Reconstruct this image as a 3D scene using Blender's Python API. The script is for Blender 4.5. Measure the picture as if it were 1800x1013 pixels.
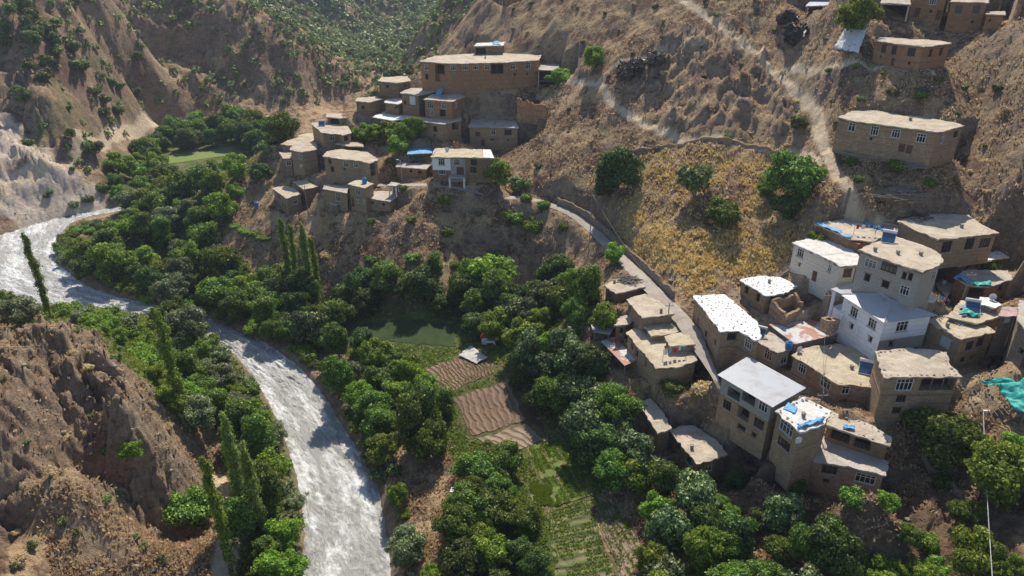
import bpy, math, random
import numpy as np
from mathutils import Vector, Matrix
for o in list(bpy.data.objects): bpy.data.objects.remove(o)
rnd = random.Random(7); rng = np.random.default_rng(7)
SC = bpy.context.scene; COL = SC.collection
# ------------------------------------------------------------------ camera, light
PITCH = math.radians(26); F = 1216.0; HC = 75.0
cP, sP = math.cos(PITCH), math.sin(PITCH)
cam = bpy.data.cameras.new('camera'); camo = bpy.data.objects.new('camera', cam); COL.objects.link(camo)
camo.location = (0, 0, HC); camo.rotation_euler = (math.pi/2 - PITCH, 0, 0)
cam.sensor_width = 36; cam.lens = 36*F/1800; cam.clip_start = 1; cam.clip_end = 6000
SC.camera = camo
SUN_AZ, SUN_EL = math.radians(8), math.radians(48)
W = bpy.data.worlds.new('World'); SC.world = W; W.use_nodes = True
nt = W.node_tree; nt.nodes.clear()
out = nt.nodes.new('ShaderNodeOutputWorld'); bg = nt.nodes.new('ShaderNodeBackground'); sky = nt.nodes.new('ShaderNodeTexSky')
sky.sky_type = 'NISHITA'; sky.sun_disc = False; sky.sun_elevation = SUN_EL; sky.sun_rotation = SUN_AZ
sky.air_density = 1.0; sky.dust_density = 1.5; sky.altitude = 1200
bg.inputs[1].default_value = 0.115
nt.links.new(sky.outputs[0], bg.inputs[0]); nt.links.new(bg.outputs[0], out.inputs[0])
sl = bpy.data.lights.new('sun', 'SUN'); sl.energy = 5.0; sl.angle = math.radians(0.5); sl.color = (1, .92, .79)
so = bpy.data.objects.new('sun', sl); COL.objects.link(so)
sv = Vector((math.sin(SUN_AZ)*math.cos(SUN_EL), math.cos(SUN_AZ)*math.cos(SUN_EL), math.sin(SUN_EL)))
so.rotation_euler = sv.to_track_quat('Z', 'Y').to_euler(); so.location = (0, 100, 300)
SC.view_settings.view_transform = 'Standard'; SC.view_settings.look = 'None'
SC.view_settings.exposure = 0.38; SC.view_settings.gamma = 1
SC.render.engine = 'CYCLES'; SC.cycles.max_bounces = 6; SC.cycles.volume_bounces = 0
# ------------------------------------------------------------------ pixel <-> place (1800 px wide photograph)
def T(y):
    v = (506.5-y)/F; return (sP-v*cP)/(cP+v*sP)
def XU(x, y):
    v = (506.5-y)/F; return (x-900)/F/(cP+v*sP)
CP = []
def col(x, y0, d0, rest=()):
    Y = d0/T(y0); CP.append((XU(x, y0)*Y, Y, HC-d0)); d = d0
    for y, s in rest:
        Yn = (d+s*Y)/(T(y)+s); d = T(y)*Yn; Y = Yn; CP.append((XU(x, y)*Y, Y, HC-d))
    return Y, d
def colx(x, y0, d0, rest):      # column that goes on rising beyond the frame
    Y, d = col(x, y0, d0, rest); xu = XU(x, 0)
    for k in (50, 120): CP.append((xu*(Y+k), Y+k, HC-d+.5*k))
colx(1800,1013,62,[(900,.25),(800,.35),(740,.4),(640,.4),(560,.35),(480,.4),(400,.5),(283,.65),(200,.65),(100,.65),(0,.65)])
colx(1650,1013,66,[(900,.2),(800,.3),(740,.4),(640,.3),(560,.3),(480,.35),(400,.45),(283,.6),(200,.6),(100,.6),(0,.6)])
colx(1500,1013,66,[(940,.1),(880,.3),(740,.5),(618,.3),(508,.7),(440,.3),(350,.5),(262,.5),(200,.6),(100,.6),(0,.6)])
colx(1394,1013,68,[(900,.1),(820,.6),(700,.3),(600,.3),(495,.4),(400,.4),(275,.35),(200,.6),(100,.6),(0,.6)])
colx(1240,1013,69,[(850,.1),(760,.8),(620,.5),(540,.1),(450,.2),(350,.35),(265,.4),(200,.55),(100,.6),(0,.6)])
colx(1060,1013,70,[(850,.02),(760,.1),(640,.5),(560,.5),(410,.05),(300,.5),(200,.55),(100,.6),(0,.6)])
colx(970,1013,70,[(700,.02),(500,.02),(365,.75),(280,.5),(200,.5),(130,.6),(0,.6)])
col(840,1013,71,[(700,.02),(500,.02),(335,.7),(262,.2),(207,.5),(152,.6),(100,.2),(20,.6)])
col(760,1013,72,[(850,.03),(700,.03),(560,.02),(480,.4),(400,.7),(322,.6),(250,.3),(200,.5),(150,.55)])
col(690,330,54,[(250,.35),(200,.5),(160,.5)])
col(600,530,73,[(470,.75),(372,.75),(330,.5),(262,.35),(215,.5)])
col(480,480,73,[(378,.75),(312,.35),(262,.5)])
col(400,430,69,[(380,.5),(312,.45)]); col(335,398,68); col(360,470,73.5)
col(0,412,74.5,[(300,.7),(200,.65),(100,.6),(0,.6)]); CP.append((-330,330,120))
col(100,383,74,[(300,.8),(200,.6),(100,.6),(0,.6)])
col(180,362,74,[(270,.3),(215,.4),(100,.6),(0,.6)])
col(260,340,73.5,[(260,.03),(222,.03),(100,.65),(0,.65)])
col(400,330,73.5,[(250,.02),(214,.08),(100,.65),(0,.6)])
col(520,212,70.5,[(100,.65),(52,.6)]); col(590,185,70,[(108,.55)])
col(645,140,71,[(100,.01),(78,.02),(40,.1),(0,.4)]); col(700,92,70,[(62,.03),(30,.15),(0,.4)]); col(665,110,71)
col(730,105,47,[(60,.6)]); col(690,135,60); col(800,40,38)
CP += [(-20,300,40),(-45,330,30),(20,330,75),(120,330,125),(250,300,140),(-420,600,170),(-330,700,130),(60,700,170),(250,600,220),(-700,1400,330),(0,1400,280),(700,1400,330),(420,200,170),(-420,250,150),(-85,470,3),(-88,560,4),(-100,640,8),(-140,520,14),(-150,620,16),(-160,760,40),(-200,920,130),(-40,920,120),(-30,760,60),
       (-60,240,3),(-75,280,3),(-30,60,1),(60,35,12),(-60,35,14),(120,35,45),(-120,60,30),(-170,110,16),(-170,180,1)]
for x, y, d in [(0,560,72),(110,560,71),(200,600,71),(300,650,71.5),(380,720,72.5),(400,620,73),(430,850,73),(450,1000,73),(395,950,71.5),(0,520,73.5),(250,570,72.5),(710,900,72.5),(640,640,72.5),(740,780,71.5)]: col(x, y, d)
col(150,1010,63,[(900,.1),(800,.25),(720,.35),(600,.4)]); col(30,1010,60,[(900,.2),(750,.45),(600,.2)])
col(250,1010,67,[(900,.1),(800,.3),(690,.35)]); col(340,1000,69.5,[(850,.05),(800,.1)])
CP = np.array(CP)
# smooth base surface: multiquadric interpolation
RC = 5.0
def mq(ax, ay, bx, by): return -np.sqrt((ax[:, None]-bx)**2+(ay[:, None]-by)**2+RC*RC)
n = len(CP); A = np.zeros((n+3, n+3)); A[:n, :n] = mq(CP[:, 0], CP[:, 1], CP[:, 0], CP[:, 1]) + np.eye(n)*0.6*-1
Pm = np.c_[np.ones(n), CP[:, :2]/100]; A[:n, n:] = Pm; A[n:, :n] = Pm.T
sol = np.linalg.solve(A, np.r_[CP[:, 2], 0, 0, 0])
def base_raw(x, y):
    x = np.ravel(x); y = np.ravel(y); r = np.empty(len(x))
    for i in range(0, len(x), 60000):
        xx, yy = x[i:i+60000], y[i:i+60000]
        r[i:i+60000] = mq(xx, yy, CP[:, 0], CP[:, 1])@sol[:n]+sol[n]+sol[n+1]*xx/100+sol[n+2]*yy/100
    return r
# ---- numpy gradient noise
perm = np.arange(256); np.random.default_rng(3).shuffle(perm); perm = np.r_[perm, perm]
ga = np.random.default_rng(4).random(256)*2*np.pi; GRX, GRY = np.cos(ga), np.sin(ga)
def noise(x, y):
    xi = np.floor(x).astype(int); yi = np.floor(y).astype(int); fx = x-xi; fy = y-yi; xi &= 255; yi &= 255
    u = fx*fx*fx*(fx*(fx*6-15)+10); v = fy*fy*fy*(fy*(fy*6-15)+10)
    def g(a, b, dx, dy):
        h = perm[perm[a & 255]+(b & 255)]; return GRX[h]*dx+GRY[h]*dy
    n0 = g(xi, yi, fx, fy)*(1-u)+g(xi+1, yi, fx-1, fy)*u; n1 = g(xi, yi+1, fx, fy-1)*(1-u)+g(xi+1, yi+1, fx-1, fy-1)*u
    return (n0*(1-v)+n1*v)*1.5
def fbm(x, y, o=4, l=2.03, g=.5):
    r = 0; a = 1
    for k in range(o): r = r+a*noise(x+17.3*k, y-9.1*k); x = x*l; y = y*l; a *= g
    return r
def ridged(x, y, o=4):
    r = 0; a = 1
    for k in range(o): r = r+a*(1-2*np.abs(noise(x+31.7*k, y+5.3*k))); x = x*2.1; y = y*2.1; a *= .5
    return r/1.9
WX, WY, WH = (np.random.default_rng(k).random(256) for k in (8, 9, 10))
def crag(x, y):                 # cellular relief: blocks at differing heights with sharp breaks between them
    xi = np.floor(x).astype(int); yi = np.floor(y).astype(int); f1 = np.full(x.shape, 9.); f2 = f1.copy(); hh = np.zeros(x.shape)
    for a in (-1, 0, 1):
        for b in (-1, 0, 1):
            h = perm[perm[(xi+a) & 255]+((yi+b) & 255)]; d = np.hypot(xi+a+WX[h]-x, yi+b+WY[h]-y); n_ = d < f1
            f2 = np.where(n_, f1, np.minimum(f2, d)); hh = np.where(n_, WH[h], hh); f1 = np.where(n_, d, f1)
    e = np.clip((f2-f1)*4, 0, 1); return hh*e-.25*(1-e)-f1*.35
def sstep(a, b, x): t = np.clip((x-a)/(b-a), 0, 1); return t*t*(3-2*t)
def inpoly(px, py, poly):
    r = np.zeros(px.shape, bool); m = len(poly)
    for i in range(m):
        x0, y0 = poly[i]; x1, y1 = poly[(i+1) % m]
        if y0 == y1: continue
        r ^= ((y0 > py) != (y1 > py)) & (px < (x1-x0)*(py-y0)/(y1-y0)+x0)
    return r
def dseg(px, py, pts, closed=False):
    d = np.full(px.shape, 1e9); m = len(pts)
    for i in range(m if closed else m-1):
        (x0, y0), (x1, y1) = pts[i][:2], pts[(i+1) % m][:2]; dx, dy = x1-x0, y1-y0; L = dx*dx+dy*dy+1e-9
        t = np.clip(((px-x0)*dx+(py-y0)*dy)/L, 0, 1); d = np.minimum(d, np.hypot(px-x0-t*dx, py-y0-t*dy))
    return d
def sd(px, py, poly):           # signed distance, negative inside; only near points are exact
    xs = [p[0] for p in poly]; ys = [p[1] for p in poly]; r = np.full(px.shape, 50.)
    m = (px > min(xs)-12) & (px < max(xs)+12) & (py > min(ys)-12) & (py < max(ys)+12)
    q = dseg(px[m], py[m], poly, True); r[m] = np.where(inpoly(px[m], py[m], poly), -q, q); return r
# ---- river
def toplane(pts, z=0.0): return [(XU(x, y)*(HC-z)/T(y), (HC-z)/T(y)) for x, y in pts]
RB = toplane([(705,1100),(690,1013),(682,920),(668,850),(640,800),(606,755),(572,695),(540,655),(480,608),(400,572),(330,549),(240,528),(165,508),(118,480),(95,440),(112,402),(150,385),(195,378),(240,368),(330,348),(430,330),(530,312)])
LB = toplane([(515,1100),(532,1013),(533,920),(518,830),(498,770),(468,700),(428,640),(388,605),(325,572),(240,556),(150,545),(80,545),(0,538),(-70,500),(-75,440),(0,412),(60,394),(120,379),(170,370),(240,357),(330,336),(430,316),(530,296)])
def resample(pts, k):
    pts = np.array(pts); 
    for _ in range(2):
        q = np.empty((2*len(pts)-2, 2)); q[0::2] = .75*pts[:-1]+.25*pts[1:]; q[1::2] = .25*pts[:-1]+.75*pts[1:]; pts = np.vstack([pts[:1], q, pts[-1:]])
    s = np.r_[0, np.cumsum(np.hypot(*np.diff(pts, axis=0).T))]; t = np.linspace(0, s[-1], k)
    return np.c_[np.interp(t, s, pts[:, 0]), np.interp(t, s, pts[:, 1])]
# match the banks section by section so that the strip runs square to the flow
RBs, LBs = resample(RB, 260), resample(LB, 260)
RPOLY = [tuple(p) for p in np.vstack([RBs[::4], LBs[::-4]])]
GX = np.arange(-420, 430, 1.5); GY = np.arange(30, 720, 1.5)
gx, gy = np.meshgrid(GX, GY); BG = base_raw(gx, gy).reshape(gx.shape)
rd = sd(gx, gy, RPOLY)
def riverise(z, rdist, x, y):
    far = y > 420
    land = np.maximum(z, 1.0)
    land = land*sstep(0, 9, rdist)+np.minimum(land, 1.3+.35*np.maximum(rdist, 0))*(1-sstep(0, 9, rdist))
    return np.where(far, z, land)
BG = riverise(BG, rd, gx, gy)
def bil(G, x, y):
    fx = np.clip((np.asarray(x, float)-GX[0])/1.5, 0, len(GX)-1.001); fy = np.clip((np.asarray(y, float)-GY[0])/1.5, 0, len(GY)-1.001)
    i = fx.astype(int); j = fy.astype(int); fx = fx-i; fy = fy-j
    return (G[j, i]*(1-fx)+G[j, i+1]*fx)*(1-fy)+(G[j+1, i]*(1-fx)+G[j+1, i+1]*fx)*fy
YS = 32*1.0035**np.arange(900)
def ground(x, y):               # where the line of sight through a pixel first meets the ground
    t = T(y); u = XU(x, y); zz = HC-t*YS; g = bil(BG, u*YS, YS); k = np.argmax(g >= zz)
    if k == 0: k = 1
    a0 = zz[k-1]-g[k-1]; a1 = g[k]-zz[k]; f = a0/(a0+a1+1e-9); Y = YS[k-1]+f*(YS[k]-YS[k-1]); return (u*Y, Y)
def gp(pts): return [ground(*p) for p in pts]
# ------------------------------------------------------------------ helpers
MATS = {}
def N(t, ty, **kw):
    n_ = t.nodes.new(ty)
    for k, v in kw.items():
        if k == 'inp':
            for a, b in v.items(): n_.inputs[a].default_value = b
        else: setattr(n_, k, v)
    return n_
def mix(t, f, a, b):
    m = t.nodes.new('ShaderNodeMix'); m.data_type = 'RGBA'
    for s, v in ((0, f), (6, a), (7, b)):
        if hasattr(v, 'links') or isinstance(v, bpy.types.NodeSocket): t.links.new(v, m.inputs[s])
        else: m.inputs[s].default_value = v if s == 0 else (*v[:3], 1)
    return m.outputs[2]
def ramp(t, f, a, b):
    r = t.nodes.new('ShaderNodeMapRange'); r.interpolation_type = 'SMOOTHSTEP'; t.links.new(f, r.inputs[0]); r.inputs[1].default_value = a; r.inputs[2].default_value = b; return r.outputs[0]
def math_(t, op, a, b=0.):
    m = t.nodes.new('ShaderNodeMath'); m.operation = op
    for s, v in ((0, a), (1, b)):
        if isinstance(v, bpy.types.NodeSocket): t.links.new(v, m.inputs[s])
        else: m.inputs[s].default_value = v
    return m.outputs[0]
def tnoise(t, vec, sc, det=5, rough=.6, dist=0):
    n_ = N(t, 'ShaderNodeTexNoise', inp={'Scale': sc, 'Detail': det, 'Roughness': rough, 'Distortion': dist}); t.links.new(vec, n_.inputs['Vector']); return n_.outputs[0]
def newmat(name, rough=.9, spec=.2):
    m = bpy.data.materials.new(name); m.use_nodes = True; t = m.node_tree; b = t.nodes['Principled BSDF']
    b.inputs['Roughness'].default_value = rough; b.inputs['Specular IOR Level'].default_value = spec; MATS[name] = m
    return m, t, b
def bump(t, b, h, dist, strength=1):
    bn = N(t, 'ShaderNodeBump', inp={'Distance': dist, 'Strength': strength}); t.links.new(h, bn.inputs['Height']); t.links.new(bn.outputs[0], b.inputs['Normal'])
def simple(name, c1, c2=None, sc=3., rough=.85, bmp=.02, metal=0., spec=.2, det=6, lo=.35, hi=.65):
    m, t, b = newmat(name, rough, spec); g = N(t, 'ShaderNodeNewGeometry'); c2 = c2 or tuple(x*.7 for x in c1)
    f = tnoise(t, g.outputs['Position'], sc, det, .65); t.links.new(mix(t, ramp(t, f, lo, hi), c1, c2), b.inputs['Base Color'])
    b.inputs['Metallic'].default_value = metal
    if bmp: bump(t, b, f, bmp)
    return m
def mesh(name, V, Fc, mat=None, parent=None, loc=None, smooth=False, uv=None):
    me = bpy.data.meshes.new(name); me.from_pydata([tuple(v) for v in V], [], [tuple(f) for f in Fc])
    if uv is not None:
        l = me.uv_layers.new(name='UVMap'); l.data.foreach_set('uv', np.asarray(uv, 'f').ravel())
    me.update(); o = bpy.data.objects.new(name, me); COL.objects.link(o)
    if mat: me.materials.append(MATS[mat] if isinstance(mat, str) else mat)
    if smooth: me.polygons.foreach_set('use_smooth', [True]*len(me.polygons))
    if parent: o.parent = parent
    if loc is not None: o.location = loc
    return o
def npmesh(name, V, Q, mat, attr=None, smooth=False):   # quads as arrays
    me = bpy.data.meshes.new(name); k = Q.shape[1]; me.vertices.add(len(V)); me.vertices.foreach_set('co', V.astype('f').ravel())
    me.loops.add(Q.size); me.loops.foreach_set('vertex_index', Q.astype('i').ravel()); me.polygons.add(len(Q))
    me.polygons.foreach_set('loop_start', np.arange(0, Q.size, k, dtype='i')); me.polygons.foreach_set('loop_total', np.full(len(Q), k, 'i'))
    me.update(calc_edges=True)
    if smooth: me.polygons.foreach_set('use_smooth', np.ones(len(Q), bool))
    for an, (dom, ty, dat) in (attr or {}).items():
        a = me.attributes.new(an, ty, dom); a.data.foreach_set('color' if ty == 'FLOAT_COLOR' else 'value', dat.astype('f').ravel())
    me.materials.append(MATS[mat]); return me
def tag(o, label, cat, group=None, kind=None):
    o['label'] = label; o['category'] = cat
    if group: o['group'] = group
    if kind: o['kind'] = kind
    return o
def empty(name, loc, rz=0): 
    o = bpy.data.objects.new(name, None); COL.objects.link(o); o.location = loc; o.rotation_euler = (0, 0, rz); o.empty_display_size = .3; return o
class MB:
    def __init__(s): s.V = []; s.F = []
    def box(s, c, d, ax=(1, 0, 0), ay=(0, 1, 0), az=(0, 0, 1)):
        c = Vector(c); ax, ay, az = Vector(ax)*d[0]/2, Vector(ay)*d[1]/2, Vector(az)*d[2]/2; b = len(s.V)
        for i in (-1, 1):
            for j in (-1, 1):
                for k in (-1, 1): s.V.append(c+ax*i+ay*j+az*k)
        s.F += [tuple(b+q for q in f) for f in ((0, 1, 3, 2), (4, 6, 7, 5), (0, 4, 5, 1), (2, 3, 7, 6), (0, 2, 6, 4), (1, 5, 7, 3))]
    def tube(s, p, q, r0, r1=None, n_=6, cap=True):
        p, q = Vector(p), Vector(q); r1 = r0 if r1 is None else r1; d = (q-p).normalized(); a = d.orthogonal().normalized(); b_ = d.cross(a); b = len(s.V)
        for k in range(n_):
            w = 2*math.pi*k/n_; e = a*math.cos(w)+b_*math.sin(w); s.V.append(p+e*r0); s.V.append(q+e*r1)
        for k in range(n_):
            i, j = b+2*k, b+2*((k+1) % n_); s.F.append((i, j, j+1, i+1))
        if cap: s.F.append(tuple(b+2*k+1 for k in range(n_))); s.F.append(tuple(b+2*k for k in reversed(range(n_))))
    def build(s, name, mat, parent=None, loc=None, smooth=False): return mesh(name, s.V, s.F, mat, parent, loc, smooth)
# ------------------------------------------------------------------ materials
m, t, b = newmat('terrain', .95, .1)
g = N(t, 'ShaderNodeNewGeometry'); P = g.outputs['Position']
ma = N(t, 'ShaderNodeAttribute', attribute_name='ma'); mb_ = N(t, 'ShaderNodeAttribute', attribute_name='mb')
sa = N(t, 'ShaderNodeSeparateColor'); sb = N(t, 'ShaderNodeSeparateColor'); t.links.new(ma.outputs[0], sa.inputs[0]); t.links.new(mb_.outputs[0], sb.inputs[0])
n1 = tnoise(t, P, .09, 8, .62); n2 = tnoise(t, P, .9, 8, .7, .4); n3 = tnoise(t, P, 4.5, 5, .75); n4 = tnoise(t, P, .35, 7, .65, .6)
soil = mix(t, ramp(t, n2, .35, .65), (.100, .056, .037), (.215, .127, .081))
straw = mix(t, ramp(t, n3, .35, .65), (.38, .26, .14), (.56, .42, .25))
n5 = tnoise(t, P, 1.7, 6, .75, .3); n6 = tnoise(t, P, .16, 5, .6, .8); gr = math_(t, 'ADD', math_(t, 'MULTIPLY', n4, .40), math_(t, 'ADD', math_(t, 'MULTIPLY', n5, .35), math_(t, 'MULTIPLY', n6, .25)))
c = mix(t, ramp(t, math_(t, 'ADD', gr, math_(t, 'MULTIPLY', n1, .35)), .62, .74), soil, straw)
rock = mix(t, ramp(t, n2, .3, .7), (.19, .135, .095), (.43, .325, .235)); rock = mix(t, ramp(t, n3, .5, .75), rock, (.46, .42, .36))
c = mix(t, math_(t, 'MULTIPLY', sa.outputs[0], .8), c, rock)
scree = mix(t, ramp(t, n2, .3, .7), (.50, .40, .31), (.70, .60, .49)); c = mix(t, sa.outputs[1], c, scree)
grn = mix(t, ramp(t, n3, .35, .65), (.05, .10, .025), (.13, .19, .045)); c = mix(t, sa.outputs[2], c, grn)
yel = mix(t, ramp(t, n3, .35, .65), (.44, .32, .12), (.58, .45, .21)); c = mix(t, sb.outputs[0], c, yel)
pth = mix(t, ramp(t, n2, .35, .65), (.60, .47, .32), (.74, .60, .43)); c = mix(t, sb.outputs[1], c, pth)
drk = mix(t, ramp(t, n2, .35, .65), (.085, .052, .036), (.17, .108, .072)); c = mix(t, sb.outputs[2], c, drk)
t.links.new(c, b.inputs['Base Color'])
bump(t, b, math_(t, 'ADD', math_(t, 'MULTIPLY', n2, 1.), math_(t, 'MULTIPLY', n3, .4)), .8, 1.)

m, t, b = newmat('water', .25, .5)
uvn = N(t, 'ShaderNodeUVMap'); mp = N(t, 'ShaderNodeMapping'); mp.inputs['Scale'].default_value = (.62, 1, 1); t.links.new(uvn.outputs[0], mp.inputs[0]); V_ = mp.outputs[0]
f1 = tnoise(t, V_, .35, 9, .68, 1.4); f2 = tnoise(t, V_, 2.6, 8, .75, .8); f3 = tnoise(t, V_, .12, 3, .5)
at = N(t, 'ShaderNodeAttribute', attribute_name='foam')
fo = math_(t, 'ADD', math_(t, 'ADD', math_(t, 'MULTIPLY', f1, .38), math_(t, 'MULTIPLY', f2, .57)), math_(t, 'MULTIPLY', at.outputs[2], .19))
fo = math_(t, 'SUBTRACT', math_(t, 'ADD', fo, math_(t, 'MULTIPLY', f3, .24)), .12); fo2 = ramp(t, fo, .40, .64)
wc = mix(t, f3, (.40, .40, .38), (.54, .53, .50)); c = mix(t, fo2, wc, (.84, .85, .84)); t.links.new(c, b.inputs['Base Color'])
ro = math_(t, 'MULTIPLY_ADD', fo2, .45); t.links.new(ro, b.inputs['Roughness']); ro.node.inputs[2].default_value = .22
bump(t, b, math_(t, 'ADD', f1, math_(t, 'MULTIPLY', f2, .5)), .9, 1)

def wallmat(name, c1, c2, mort, band=True, sc=1., bw=.62, rh=.24, plaster=0.):
    m, t, b = newmat(name, .95, .1); u = N(t, 'ShaderNodeUVMap'); 
    jn = N(t, 'ShaderNodeTexNoise', inp={'Scale': .8, 'Detail': 3.}); t.links.new(u.outputs[0], jn.inputs['Vector'])
    wob = N(t, 'ShaderNodeVectorMath', operation='MULTIPLY_ADD'); t.links.new(jn.outputs['Color'], wob.inputs[0]); wob.inputs[1].default_value = (.5, .35, 0); t.links.new(u.outputs[0], wob.inputs[2])
    br = N(t, 'ShaderNodeTexBrick', inp={'Scale': 1., 'Mortar Size': .03, 'Brick Width': bw, 'Row Height': rh, 'Bias': -.1, 'Color1': (*c1, 1), 'Color2': (*c2, 1), 'Mortar': (*mort, 1)}); t.links.new(wob.outputs[0], br.inputs['Vector'])
    br.inputs['Mortar Smooth'].default_value = .6
    big = tnoise(t, u.outputs[0], .35, 6, .65); fine = tnoise(t, u.outputs[0], 5., 5, .7)
    c = mix(t, ramp(t, big, .35, .65), br.outputs[0], tuple((a+d)/2.4 for a, d in zip(c1, c2)))
    c = mix(t, math_(t, 'MULTIPLY', ramp(t, fine, .45, .7), .55), c, tuple(min(1, x*1.5) for x in c1))
    if plaster: c = mix(t, math_(t, 'MULTIPLY', ramp(t, big, .3, .5), plaster), c, tuple(min(1, x*1.15) for x in c1))
    st = tnoise(t, u.outputs[0], 1.1, 6, .7, .8); c = mix(t, math_(t, 'MULTIPLY', ramp(t, st, .52, .72), .65 if band else .3), c, tuple(x*.5 for x in c2)); c = mix(t, math_(t, 'MULTIPLY', ramp(t, st, .46, .30), .5 if band else .2), c, tuple(min(1, x*1.45) for x in c1))
    h = math_(t, 'ADD', math_(t, 'MULTIPLY', fine, .5), math_(t, 'SUBTRACT', 1., br.outputs[1]))
    if band:
        sx = N(t, 'ShaderNodeSeparateXYZ'); t.links.new(wob.outputs[0], sx.inputs[0])
        w = math_(t, 'FRACT', math_(t, 'MULTIPLY', sx.outputs[1], .8)); w = math_(t, 'LESS_THAN', w, .07)
        c = mix(t, math_(t, 'MULTIPLY', w, .35), c, (.06, .045, .035))
    t.links.new(c, b.inputs['Base Color']); bump(t, b, h, .05)
    return m
wallmat('stone_mud', (.34, .23, .145), (.21, .135, .09), (.12, .08, .05))
wallmat('stone_tan', (.45, .33, .215), (.29, .20, .13), (.17, .12, .08))
wallmat('stone_grey', (.30, .245, .19), (.21, .165, .125), (.12, .095, .07))
wallmat('stone_orange', (.44, .26, .14), (.32, .18, .10), (.19, .12, .07))
wallmat('concrete', (.36, .335, .30), (.31, .29, .26), (.24, .22, .2), False, bw=.8, rh=.4, plaster=.5)
wallmat('plaster_pale', (.58, .53, .45), (.52, .47, .39), (.45, .40, .33), False, bw=1.2, rh=.6, plaster=.8)
wallmat('plaster_white', (.74, .74, .76), (.66, .66, .69), (.58, .58, .6), False, bw=1.6, rh=.8, plaster=.8)
def roofmat(name, c1, c2, c3, sc=.5):
    m, t, b = newmat(name, .95, .1); g = N(t, 'ShaderNodeNewGeometry'); P = g.outputs['Position']
    a = tnoise(t, P, sc, 7, .65, .5); f = tnoise(t, P, 3.5, 6, .75); d = tnoise(t, P, 1.1, 5, .7, 1.)
    c = mix(t, ramp(t, a, .38, .62), c1, c2); c = mix(t, math_(t, 'MULTIPLY', ramp(t, f, .52, .72), .7), c, c3)
    c = mix(t, math_(t, 'MULTIPLY', ramp(t, d, .6, .72), .5), c, tuple(x*.5 for x in c1)); t.links.new(c, b.inputs['Base Color'])
    bump(t, b, math_(t, 'ADD', f, d), .12)
roofmat('mud_roof', (.53, .455, .36), (.41, .345, .265), (.30, .235, .165)); roofmat('mud_grey', (.50, .45, .39), (.39, .34, .29), (.28, .24, .2))
roofmat('straw_roof', (.54, .465, .345), (.42, .355, .25), (.32, .25, .16)); roofmat('sheet_white', (.80, .80, .79), (.70, .69, .68), (.48, .45, .41), .7)
roofmat('sheet_worn', (.72, .70, .68), (.58, .55, .50), (.40, .33, .25), .8)
simple('eave_wood', (.12, .085, .06), (.20, .15, .11), 6, bmp=.04)
simple('timber', (.30, .22, .15), (.17, .12, .085), 5); simple('old_timber', (.34, .30, .26), (.2, .17, .14), 4)
simple('white_paint', (.72, .72, .70), (.55, .54, .5), 3, .5, .005); simple('brown_paint', (.16, .09, .06), (.10, .06, .045), 3, .6, .005)
simple('glass_dark', (.018, .022, .028), (.03, .035, .04), 1, .12, 0, spec=.6); simple('inside_shade', (.03, .024, .02), (.05, .04, .03), 2, .9)  # last one: near-black tone that paints the shade inside openings
simple('door_wood', (.17, .10, .07), (.09, .055, .04), 2); simple('metal_pale', (.55, .58, .62), (.45, .48, .52), 1.5, .5, .01, .2)
simple('blue_tarp', (.07, .25, .50), (.16, .38, .60), 2.5, .5, .08); simple('teal_tarp', (.02, .32, .28), (.06, .42, .37), 1.2, .5, .15)
simple('grey_sheet', (.5, .5, .47), (.36, .33, .28), 1.5, .7, .1); simple('white_tarp', (.72, .72, .72), (.60, .61, .63), 1.2, .6, .12); simple('grey_tarp', (.28, .32, .38), (.42, .45, .5), 1, .6, .1)
simple('red_tin', (.36, .09, .075), (.26, .07, .06), 1.5, .5, .01, .1); simple('solar_panel', (.03, .06, .13), (.04, .09, .18), 2, .1, 0, spec=.9)
simple('tank_white', (.75, .72, .74), (.62, .6, .62), 2, .4, 0); simple('blue_plastic', (.03, .22, .55), (.02, .15, .4), 2, .4, 0)
simple('stone_dark', (.20, .18, .16), (.32, .28, .24), 4); simple('stone_brown', (.34, .28, .22), (.2, .155, .12), 3); simple('stone_pale', (.45, .42, .38), (.3, .27, .23), 3)
simple('bark', (.14, .105, .08), (.22, .17, .13), 5, bmp=.05); simple('brush', (.07, .055, .045), (.14, .11, .085), 5, bmp=.1)
simple('red_cloth', (.5, .04, .05), (.4, .03, .04), 2, .8); simple('cable', (.55, .55, .52), (.3, .3, .3), 3, .6, 0); simple('cable_dark', (.16, .14, .13), None, 3, .6, 0)
simple('rail', (.10, .09, .09), None, 3, .6, 0); simple('cloth_mix', (.55, .5, .55), (.2, .3, .45), 3.5, .9, .05)
m, t, b = newmat('tin', .38, .5); g = N(t, 'ShaderNodeUVMap'); b.inputs['Metallic'].default_value = .35
wv = N(t, 'ShaderNodeTexWave', inp={'Scale': 1.6, 'Distortion': .0}); t.links.new(g.outputs[0], wv.inputs[0]); a = tnoise(t, g.outputs[0], .4, 6, .65)
c = mix(t, ramp(t, a, .45, .75), (.47, .49, .52), (.36, .34, .33)); t.links.new(c, b.inputs['Base Color']); bump(t, b, wv.outputs[1], .04)
m, t, b = newmat('tin_rust', .6, .3); g = N(t, 'ShaderNodeUVMap'); wv = N(t, 'ShaderNodeTexWave', inp={'Scale': 1.6}); t.links.new(g.outputs[0], wv.inputs[0]); a = tnoise(t, g.outputs[0], .35, 5, .6); d = tnoise(t, g.outputs[0], 1.5, 5, .7)
c = mix(t, ramp(t, a, .46, .54), (.55, .56, .55), (.42, .22, .17)); c = mix(t, math_(t, 'MULTIPLY', ramp(t, d, .5, .7), .6), c, (.3, .24, .2)); t.links.new(c, b.inputs['Base Color']); bump(t, b, wv.outputs[1], .04)
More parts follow.
